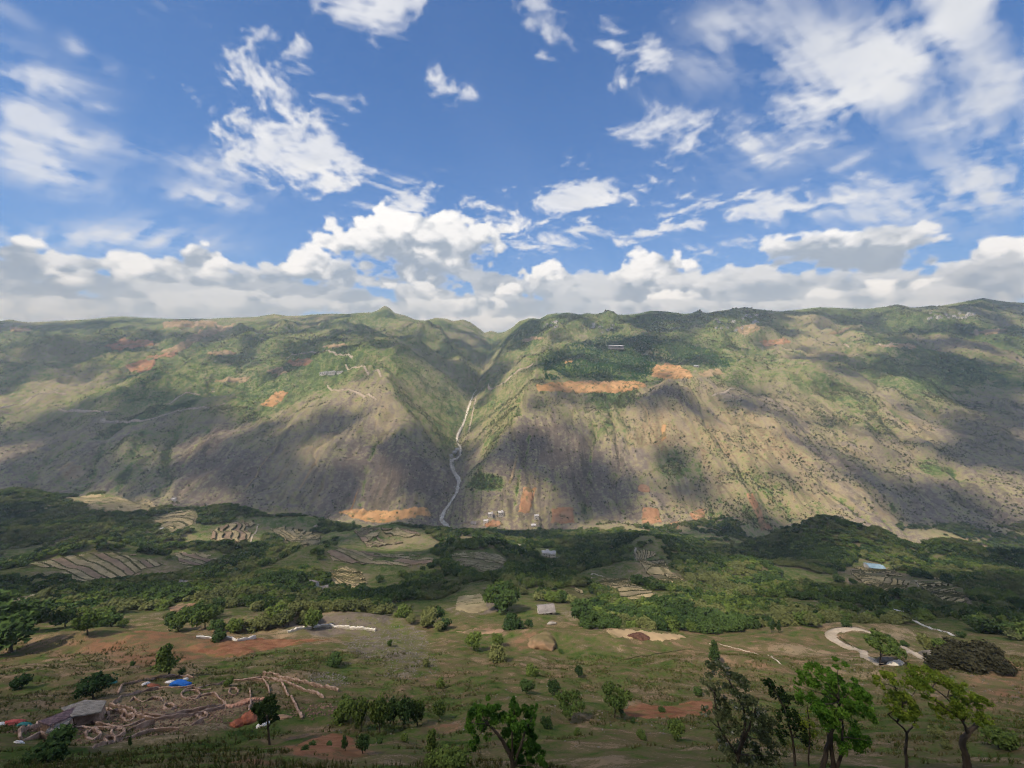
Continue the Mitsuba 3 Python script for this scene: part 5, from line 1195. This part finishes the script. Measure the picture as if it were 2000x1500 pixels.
WALLS = [
    ([(383, 1246), (420, 1249), (460, 1252), (499, 1248)], 1.15, .9, 'm_concrete', 'white concrete retaining wall above the red earth, left one'), ([(562, 1236), (600, 1229), (625, 1225), (680, 1228), (733, 1233)], 1.35, .9, 'm_concrete', 'white concrete retaining wall below the woods, right one'),
    ([(230, 1356), (236, 1346), (246, 1338), (272, 1331), (302, 1326), (340, 1322), (378, 1325)], .55, .55, 'm_wallstone', 'curved upper boundary wall of the ruins'), ([(213, 1380), (230, 1369), (245, 1360), (275, 1353), (310, 1347), (345, 1344), (380, 1342)], .5, .5, 'm_wallstone', 'stone wall below the blue tarpaulin'),
    ([(215, 1381), (240, 1384), (262, 1391), (290, 1399), (320, 1400), (360, 1394), (400, 1385), (440, 1377)], .6, .5, 'm_wallstone', 'long sagging wall through the ruins, upper of two'), ([(208, 1388), (240, 1392), (265, 1400), (300, 1407), (340, 1403), (400, 1393), (440, 1385)], .6, .55, 'm_wallstone', 'long sagging wall through the ruins, lower of two'),
    ([(441, 1377), (427, 1364), (415, 1358), (388, 1361), (365, 1365)], .5, .5, 'm_wallstone', 'hooked wall in the middle of the ruins'), ([(384, 1346), (420, 1339), (450, 1332), (475, 1329), (510, 1324)], .5, .5, 'm_wallstone', 'wall rising right of the blue tarpaulin'),
    ([(470, 1331), (505, 1330), (520, 1338), (526, 1356)], .55, .5, 'm_wallstone', 'short curved wall at the right end of the ruins'), ([(512, 1325), (540, 1331), (556, 1345), (572, 1370), (590, 1405)], .5, .6, 'm_wallstone', 'long diagonal wall running down to the lower right'),
    ([(514, 1319), (560, 1327), (610, 1339), (661, 1351)], .7, .7, 'm_wallstone', 'straight thick wall at the right of the ruins, upper one'), ([(535, 1327), (580, 1343), (632, 1364)], .6, .6, 'm_wallstone', 'straight thick wall at the right of the ruins, lower one'),
    ([(165, 1407), (185, 1415), (215, 1418), (225, 1422), (258, 1417), (282, 1412)], .5, .45, 'm_wallstone', 'wavy wall below the slab roofs'), ([(40, 1446), (60, 1428), (76, 1417)], .7, .45, 'm_wallstone', 'wall at the left corner of the ruins'), ([(42, 1447), (80, 1440), (112, 1447), (135, 1436)], .6, .45, 'm_wallstone', 'low wall at the left bottom of the ruins'),
    ([(150, 1426), (190, 1424), (240, 1428), (280, 1421), (302, 1414)], .45, .45, 'm_wallstone', 'lowest wavy wall of the ruins'), ([(180, 1462), (215, 1453), (250, 1442), (300, 1430), (360, 1421), (395, 1412)], .35, .4, 'm_wallstone', 'bottom edge wall of the ruins'), ([(486, 1388), (490, 1372), (488, 1350)], .5, .5, 'm_wallstone', 'short cross wall at the stairs'),
    ([(355, 1353), (362, 1347), (378, 1346), (392, 1349), (412, 1347)], .4, .35, 'm_wallstone', 'small curved wall under the blue tarpaulin'), ([(250, 1372), (262, 1366), (280, 1371), (300, 1366), (318, 1372)], .35, .35, 'm_wallstone', 'broken low wall in the planted middle of the ruins'),
    ([(1212, 1289), (1250, 1282), (1300, 1275), (1350, 1268)], .25, .3, 'm_bank', 'low grassy bank across the grass field'), ([(1640, 1245), (1655, 1256), (1668, 1268)], .4, .3, 'm_bank', 'grassy bank inside the hairpin bend'),
]
for pix, h, w, mat, lab in WALLS:
    if mat == 'm_wallstone': h, w = h * 1.2, w * .55
    wall(pix, h, w, mat, 'retaining_wall' if mat == 'm_concrete' else 'bank' if mat == 'm_bank' else 'stone_wall', lab, cat='bank' if mat == 'm_bank' else 'wall')
RINGS = [(176, 1408, 10, 5, 'under the slab roof'), (250, 1403, 12, 6, 'below the long sagging walls'), (395, 1399, 10, 5, 'alone at the lower right of the ruins'), (182, 1438, 15, 7, 'lowest one at the left'), (230, 1433, 13, 7, 'second lowest one'), (456, 1352, 9, 6, 'at the upper right of the ruins'), (372, 1358, 18, 9, 'in the middle of the ruins'), (205, 1400, 8, 5, 'beside the slab roof corner'), (330, 1382, 10, 5, 'in the green middle'), (215, 1448, 11, 5, 'at the bottom edge')]
for x, y, rx, ry, where in RINGS:
    a = np.linspace(.3, 2 * np.pi + .1, 14)
    wall(list(zip(x + rx * np.cos(a), y + ry * np.sin(a))), .45, .28, 'm_wallstone', 'ring_wall', f'round stone planter ring {where}', along=.5)

# stairs between the walls of the ruins
k = nm('stairs')
a, b = ground(444, 1382)[0], ground(520, 1366)[0]
e = (b - a)[:2]; L = np.linalg.norm(e); e /= L; nrm = np.array([-e[1], e[0]])
ang = math.degrees(math.atan2(e[1], e[0]))
for i in range(14):
    q = a[:2] + e * L * (i + .5) / 14
    z = land(q[:1], q[1:])[0]
    scene[k + '__step' + (f'_{i:03d}' if i else '')] = mikit.ply(box(-L / 30, L / 30, -.9, .9, -.4, .28), 'm_brick', to_world=T().translate([float(q[0]), float(q[1]), float(z)]).rotate([0, 0, 1], ang + float(rng.normal() * 2)))
tag(k, 'flight of reddish stone steps at the right end of the ruins', 'stairs')

# the low house of the ruins with its slab roofs
k = nm('house')
tag(k, 'low ruined house with three sloping slab roofs beside the walls', 'house')
ROOFS = [('roof', [(118, 1383, 2.3), (165, 1367, 3.0), (208, 1368, 3.0), (196, 1391, 2.2), (140, 1400, 2.2)], 'm_slabgrey', 'grey stone slab roof'), ('roof_001', [(74, 1409, 2.0), (116, 1393, 2.3), (152, 1377, 2.55), (141, 1399, 2.1), (96, 1416, 1.8)], 'm_slabpurple', 'purplish slab roof'), ('roof_002', [(88, 1431, 1.4), (101, 1413, 1.9), (139, 1402, 2.0), (128, 1423, 1.4)], 'm_slabgrey', 'lower grey slab roof')]
for nme, cs, mat, lab in ROOFS:
    P = np.array([above(x, y, h) for x, y, h in cs])
    C = P.mean(0)
    n_ = 9
    tri = []
    for i in range(len(P)):
        A, B = P[i], P[(i + 1) % len(P)]
        for s_ in range(n_):
            for t_ in range(n_ - s_):
                f0 = lambda s, t: C + (A - C) * s / n_ + (B - C) * t / n_
                tri.append([f0(s_, t_), f0(s_ + 1, t_), f0(s_, t_ + 1)])
                if s_ + t_ < n_ - 1: tri.append([f0(s_ + 1, t_), f0(s_ + 1, t_ + 1), f0(s_, t_ + 1)])
    v = np.array(tri).reshape(-1, 3)
    v[:, 2] += (vnoise(v * 2.1, 3) - .5) * .22
    f = np.arange(len(v)).reshape(-1, 3)
    under = v - [0, 0, .18]
    rim = [slab([P[i] + [0, 0, .02], P[(i + 1) % len(P)] + [0, 0, .02], P[(i + 1) % len(P)] - [0, 0, .2], P[i] - [0, 0, .2]], .06) for i in range(len(P))]
    scene[k + '__' + nme] = mikit.ply(join([(v, f), (under, f[:, ::-1])] + rim), mat)
    labels[k + '__' + nme] = {'label': lab}
    ins = C + (P - C) * .9
    ws = []
    for i in range(len(P)):
        A, B = ins[i] - [0, 0, .2], ins[(i + 1) % len(P)] - [0, 0, .2]
        lo = lambda q: np.array([q[0], q[1], land(q[:1], q[1:2])[0] - .3])
        ws.append(slab([A, B, lo(B), lo(A)], .25))
    scene[k + '__' + nme.replace('roof', 'wall')] = mikit.ply(join(ws), 'm_wallstone')


def heap(px, py, rx, ry, h, mat, name, lab, cat, seed, rag=.5):
    g = ground(px, py)[0]
    m = g[1] / FPX * 1.1
    s = trimesh.creation.icosphere(3)
    v = np.array(s.vertices)
    v *= (1 + (vfbm(v * 2.2 + seed, 4, seed) - .5) * rag)[:, None]
    v = v * [rx * m, max(ry * m * 2.0, rx * m * .45), h]
    v[:, 2] = np.where(v[:, 2] < 0, v[:, 2] * .3, v[:, 2])
    v[:, :2] += g[:2]
    v[:, 2] += land(v[:, 0], v[:, 1])
    k = nm(name)
    scene[k] = mikit.ply((v, np.array(s.faces)), mat, smooth=35)
    tag(k, lab, cat)


HEAPS = [(352, 1338, 20, 8, 1.5, 'm_blue', 'tarpaulin', 'bright blue tarpaulin over a heap in the ruins', 'tarpaulin'), (212, 1336, 12, 6, 1.2, 'm_teal', 'tarpaulin', 'teal tarpaulin beside the dark round tree', 'tarpaulin'), (30, 1413, 11, 7, .8, 'm_redcloth', 'tarpaulin', 'pinkish red tarpaulin at the left edge', 'tarpaulin'), (48, 1416, 10, 5, .6, 'm_teal', 'tarpaulin', 'green sheet beside the red tarpaulin', 'tarpaulin'),
         (488, 1404, 16, 9, 1.2, 'm_redheap', 'earth_heap', 'larger red earth heap below the stairs', 'heap'), (464, 1416, 12, 6, .8, 'm_redheap', 'earth_heap', 'smaller red earth heap left of the larger one', 'heap'), (514, 1417, 10, 8, .7, 'm_whitecloth', 'sheet', 'white plastic sheet behind the dark round headed tree', 'sheet'), (545, 1402, 24, 6, .5, 'm_brown', 'earth_heap', 'pale brown earth spread right of the dark round headed tree', 'heap'),
         (332, 1333, 7, 4, .7, 'm_whitecloth', 'sack', 'white sack left of the blue tarpaulin', 'sack'), (285, 1336, 4, 4, .6, 'm_whitecloth', 'sack', 'white sack in the upper yard of the ruins', 'sack'), (362, 1328, 4, 3, .7, 'm_whitecloth', 'sack', 'white sack behind the blue tarpaulin', 'sack'), (300, 1340, 12, 4, .6, 'm_redheap', 'earth_heap', 'red earth heap in the upper yard of the ruins', 'heap'),
         (38, 1452, 7, 3, .4, 'm_whitecloth', 'sheet', 'white sheet at the lower left edge of the ruins', 'sheet'), (5, 1414, 8, 4, .4, 'm_whitecloth', 'sheet', 'pale sheet at the far left edge', 'sheet'), (1060, 1262, 28, 14, 4.5, 'm_brown', 'earth_heap', 'large brown earth mound at the top of the grass slope', 'heap'), (1248, 1243, 22, 6, 1.5, 'm_darkearth', 'earth_heap', 'dark red earth heap on the pale building ground', 'heap'),
         (1727, 1291, 14, 7, 1.6, 'm_rock', 'rubble_heap', 'pale rubble heap below the spreading tree, left one', 'heap'), (1748, 1297, 14, 5, 1.2, 'm_concrete', 'rubble_heap', 'pale rubble heap below the spreading tree, right one', 'heap'), (1810, 1277, 11, 6, 1.2, 'm_rock', 'rubble_heap', 'grey rock where the track runs down', 'heap'), (1078, 1219, 9, 3, 1.6, 'm_greywall', 'hut', 'small grey domed hut below the little grey roofed house', 'hut')]
for i, (x, y, rx, ry, h, m, n_, lab, cat) in enumerate(HEAPS): heap(x, y, rx, ry, h, m, n_, lab, cat, 200 + i)

# loose stones
_st = np.array([(938, 742), (915, 798), (893, 853), (900, 888), (880, 897), (897, 940), (884, 975), (862, 1014), (874, 1040)], float)
_g = ground(*_st.T)[:, :2]
_t = np.sort(rng.uniform(0, len(_g) - 1, 420))
_c = np.stack([np.interp(_t, np.arange(len(_g)), _g[:, i]) for i in (0, 1)], 1) + rng.normal(size=(420, 2)) * 7
_s = rng.uniform(1.0, 3.6, 420)
scene['boulders'] = mikit.ply(scatter(blob[0] - [0, 0, .2], blob[1], np.column_stack([_c, land(_c[:, 0], _c[:, 1]) + .8]), _s, _s * .7, rng.uniform(0, 6.28, 420)), 'm_stream')
labels['boulders'] = {'label': 'pale boulders strewn along the stream bed', 'category': 'boulders', 'kind': 'stuff'}
P = []
for c, a, b, n in zip(*axes(*np.array([(300, 1392, 190, 30), (760, 1255, 80, 24), (690, 1215, 80, 16), (640, 1330, 40, 16), (800, 1300, 60, 30), (1800, 1330, 140, 40), (1000, 1400, 400, 70), (620, 1390, 50, 14), (460, 1215, 60, 12)], float).T), (2600, 900, 350, 350, 450, 200, 220, 200, 160)):
    d = np.sqrt(rng.random(n)); t = rng.uniform(0, 6.283, n)
    P.append(c + a * (d * np.cos(t))[:, None] + b * (d * np.sin(t))[:, None])
P = np.vstack(P)
P = np.column_stack([P, land(P[:, 0], P[:, 1])])
S = rng.uniform(.10, .38, len(P)) * (.6 + P[:, 1] / 150)
_q = np.hypot(P[:, 0] - ground(300, 1392)[0, 0], P[:, 1] - ground(300, 1392)[0, 1]) < 34
scene['rubble'] = mikit.ply(scatter(blob[0] - [0, 0, .2], blob[1], P[_q], S[_q] * 1.2, S[_q], rng.uniform(0, 6.28, _q.sum())), 'm_rubble')
scene['stones'] = mikit.ply(scatter(blob[0] - [0, 0, .2], blob[1], P[~_q], S[~_q], S[~_q] * .8, rng.uniform(0, 6.28, (~_q).sum())), 'm_rock')
labels['rubble'] = {'label': 'brown rubble strewn between the walls of the ruins', 'category': 'rubble', 'kind': 'stuff'}
labels['stones'] = {'label': 'loose grey stones strewn over the ruins and slope', 'category': 'stones', 'kind': 'stuff'}

# ---- the woods of the near hill
def blocked(x, y):
    m = np.zeros(len(x), bool)
    for P in BLOCKED: m |= shapely.contains_xy(P, x, y)
    return m


OPEN = [(1000, 1245, 900, 24), (330, 1260, 330, 30), (700, 1225, 90, 26), (1250, 1262, 250, 34), (1500, 1280, 200, 40), (1750, 1235, 110, 44), (1850, 1240, 90, 30), (920, 1180, 50, 30), (1085, 1190, 60, 14), (1060, 1215, 60, 14), (590, 1145, 14, 8), (760, 1075, 110, 26), (300, 1200, 90, 14), (1180, 1125, 60, 14), (680, 1130, 50, 22), (240, 1110, 130, 30), (1720, 1135, 90, 30), (1000, 1020, 150, 14), (1270, 1110, 60, 40),
        (150, 1215, 150, 8), (560, 1030, 70, 26), (440, 1045, 60, 26), (1075, 1085, 26, 8), (1790, 1100, 6, 6), (1700, 1108, 30, 8)]
ox = axes(*np.array(OPEN, float).T)


def openness(x, y, ax=None):
    o = np.zeros(len(x))
    for c, a, b in zip(*(ox if ax is None else ax)):
        q = (((x - c[0]) * a[0] + (y - c[1]) * a[1]) / (a @ a)) ** 2 + (((x - c[0]) * b[0] + (y - c[1]) * b[1]) / (b @ b)) ** 2
        o = np.maximum(o, 1 - sstep(.6, 1.2, np.sqrt(q)))
    return o


DENSE = [(1590, 1068, 170, 34), (1900, 1130, 130, 36), (130, 1035, 200, 46), (1150, 1095, 90, 30), (1450, 1150, 150, 40), (480, 1150, 250, 26), (1250, 1210, 180, 18), (1450, 1195, 160, 22), (420, 1100, 120, 18), (560, 1080, 70, 16), (1130, 1070, 120, 14), (1390, 1090, 80, 26), (800, 1160, 120, 20), (660, 1180, 120, 16), (1040, 1130, 70, 16), (60, 1180, 90, 24), (640, 1030, 60, 12), (850, 1050, 60, 14), (470, 1000, 80, 10), (1950, 1180, 90, 26)]
DENSE += [(1130, 1046, 220, 10), (-20, 985, 90, 20), (950, 1050, 60, 10), (1350, 1060, 120, 12), (1600, 1055, 150, 16), (1660, 1080, 110, 20), (1540, 1075, 90, 20), (60, 985, 140, 14), (1950, 1115, 90, 12), (100, 1010, 150, 16), (300, 1045, 80, 12)]
dx_ = [np.vstack([p, q]) for p, q in zip(axes(*np.array(DENSE, float).T), ([[683, 810], [-1300, 975], [886, 690], [-900, 930]], [[200, 0], [280, 0], [150, 0], [200, 0]], [[0, 150], [0, 150], [0, 100], [0, 120]]))]


def wood(n, Ya, Yb, dens, r):
    Y = np.sqrt(r.uniform(Ya ** 2, Yb ** 2, n)); u = r.uniform(-1.5, 1.5, n)
    x, y = u * Y, Y
    p = np.stack([x, y, x * 0], -1)
    k = sstep(.36, .54, vfbm(p / 95, 3, 71) + (vfbm(p / 24, 2, 72) - .5) * .5 + dens - openness(x, y) * .62 + openness(x, y, dx_) * .42)
    m = (r.random(n) < k)
    x, y = x[m], y[m]
    m = ~blocked(x, y)
    return x[m], y[m]


r = np.random.default_rng(31)
mass = []
for n, Ya, Yb, dens, hmin, hmax, wide in ((9500, 175, 420, -.05, 4.5, 9.5, 1.15), (10000, 420, 720, -.07, 6, 11, 1.35), (26000, 720, 1330, -.08, 7, 12, 1.5)):
    x, y = wood(n, Ya, Yb, dens, r)
    z = land(x, y)
    p = np.stack([x, y, x * 0], -1)
    tone = vfbm(p / 60, 3, 73) + r.normal(size=len(x)) * .10
    for i in range(len(x)):
        h = r.uniform(hmin, hmax)
        mat = 'dark' if tone[i] < .47 else 'mid' if tone[i] < .60 else 'pale'
        kind = 'round' if r.random() < .62 else 'bush'
        mass.append((y[i], kind, mat, (x[i], y[i], z[i] - .05 * h), h * wide * r.uniform(.8, 1.2), h, r.uniform(0, 360)))
mass.sort(key=lambda m: m[0])
WOODLAB = {('round', 'dark'): 'dark green leafy tree in the wood behind the grass slope', ('round', 'mid'): 'mid green leafy tree in the wood behind the grass slope', ('round', 'pale'): 'pale yellow green tree in the wood behind the grass slope',
           ('bush', 'dark'): 'low dark green tree in the wood behind the grass slope', ('bush', 'mid'): 'low mid green tree in the wood behind the grass slope', ('bush', 'pale'): 'low pale green tree in the wood behind the grass slope'}
labels['woodland'] = {'label': 'dense mixed green wood covering the lower hillside and valley', 'category': 'wood', 'kind': 'stuff'}
for i, (d, kind, mat, p, w, h, a) in enumerate(mass):
    seen = abs(p[0]) < 1.3 * d
    if i < 230 and seen:
        k = nm('woodland_tree')
        scene[k] = {'type': 'instance', 'to_world': put(p, w, h, a), 'shapegroup': {'type': 'ref', 'id': f'stock_{kind}_{mat}'}}
        tag(k, WOODLAB[kind, mat], 'tree', f'{mat} {kind} trees of the wood behind the grass slope')
    else:
        scene[f'woodland__{i:03d}'] = {'type': 'instance', 'to_world': put(p, w, h, a), 'shapegroup': {'type': 'ref', 'id': f'mass_{kind}_{mat}'}}


# ---- scrub on the far slopes, pines of the plantation, tufts on the near slope
def far_scrub(n, Ya, Yb, seed):
    r = np.random.default_rng(seed)
    Y = np.sqrt(r.uniform(Ya ** 2, Yb ** 2, n)); u = r.uniform(-1.45, 1.45, n)
    x, y = u * Y, Y
    veg, _ = cover_at(x, y)
    p = np.stack([x, y, x * 0], -1)
    clump = vfbm(p / 70, 3, 81)
    k = (.05 + .50 * sstep(.3, .8, veg) + .10 * (u > .25)) * sstep(.42, .62, clump + .1 * r.random(n))
    m = r.random(n) < k
    x, y = x[m], y[m]
    return np.stack([x, y, land(x, y)], 1)


p = np.vstack([far_scrub(330000, 1280, 2300, 5), far_scrub(170000, 2300, 4300, 6)])
s = r.uniform(2.6, 7.6, len(p)) * np.where(r.random(len(p)) < .1, 1.7, 1) * (1 + sstep(2000, 3800, p[:, 1]) * .6)
scene['scrub'] = mikit.ply(scatter(*dot, p, s, s * r.uniform(.7, 1.1, len(p)), r.uniform(0, 6.28, len(p))), 'm_scrub')
labels['scrub'] = {'label': 'scattered dark bushes dotting the far slopes', 'category': 'scrub', 'kind': 'stuff'}

PINE = outline([(1060, 742), (1065, 702), (1105, 676), (1180, 657), (1260, 657), (1330, 667), (1390, 690), (1432, 716), (1385, 716), (1285, 706), (1272, 733), (1250, 742), (1150, 739)])
x0, y0, x1, y1 = PINE.bounds
q = r.uniform([x0, y0], [x1, y1], (26000, 2))
q = q[shapely.contains_xy(PINE, q[:, 0], q[:, 1])]
q = q[vfbm(np.column_stack([q / 60, q[:, 0] * 0]), 3, 77) > .27]
p = np.stack([q[:, 0], q[:, 1], land(q[:, 0], q[:, 1])], 1)
s = r.uniform(8, 15, len(p))
scene['pine_plantation'] = mikit.ply(scatter(*cone, p, s * .9, s, r.uniform(0, 6.28, len(p))), 'm_pine')
labels['pine_plantation'] = {'label': 'dense dark green plantation on the right plateau', 'category': 'forest', 'kind': 'stuff'}

n = 42000
Y = 14 + 126 * r.random(n) ** .8; u = r.uniform(-1.5, 1.5, n)
x, y = u * Y, Y
pp = np.stack([x, y, x * 0], -1)
veg, _ = cover_at(x, y)
m = (r.random(n) < sstep(.2, .6, veg - .12 + (vfbm(pp / 5, 3, 91) - .5) * 2.0 + (vfbm(pp / 22, 3, 92) - .5) * 1.6)) & ~blocked(x, y)
x, y = x[m], y[m]
p = np.stack([x, y, land(x, y)], 1)
s = r.uniform(.15, .5, len(p)) * (1 + p[:, 1] / 140)
half = r.random(len(p)) < .45
for key, mat, lab, m in (('grass', 'm_grass', 'short green grass tufts on the near slope', half), ('dry_grass', 'm_straw', 'dry straw coloured grass tufts on the near slope', ~half)):
    scene[key] = mikit.ply(scatter(*tuft, p[m], s[m] * 1.3, s[m], r.uniform(0, 6.28, m.sum())), mat)
    labels[key] = {'label': lab, 'category': 'grass', 'kind': 'stuff'}
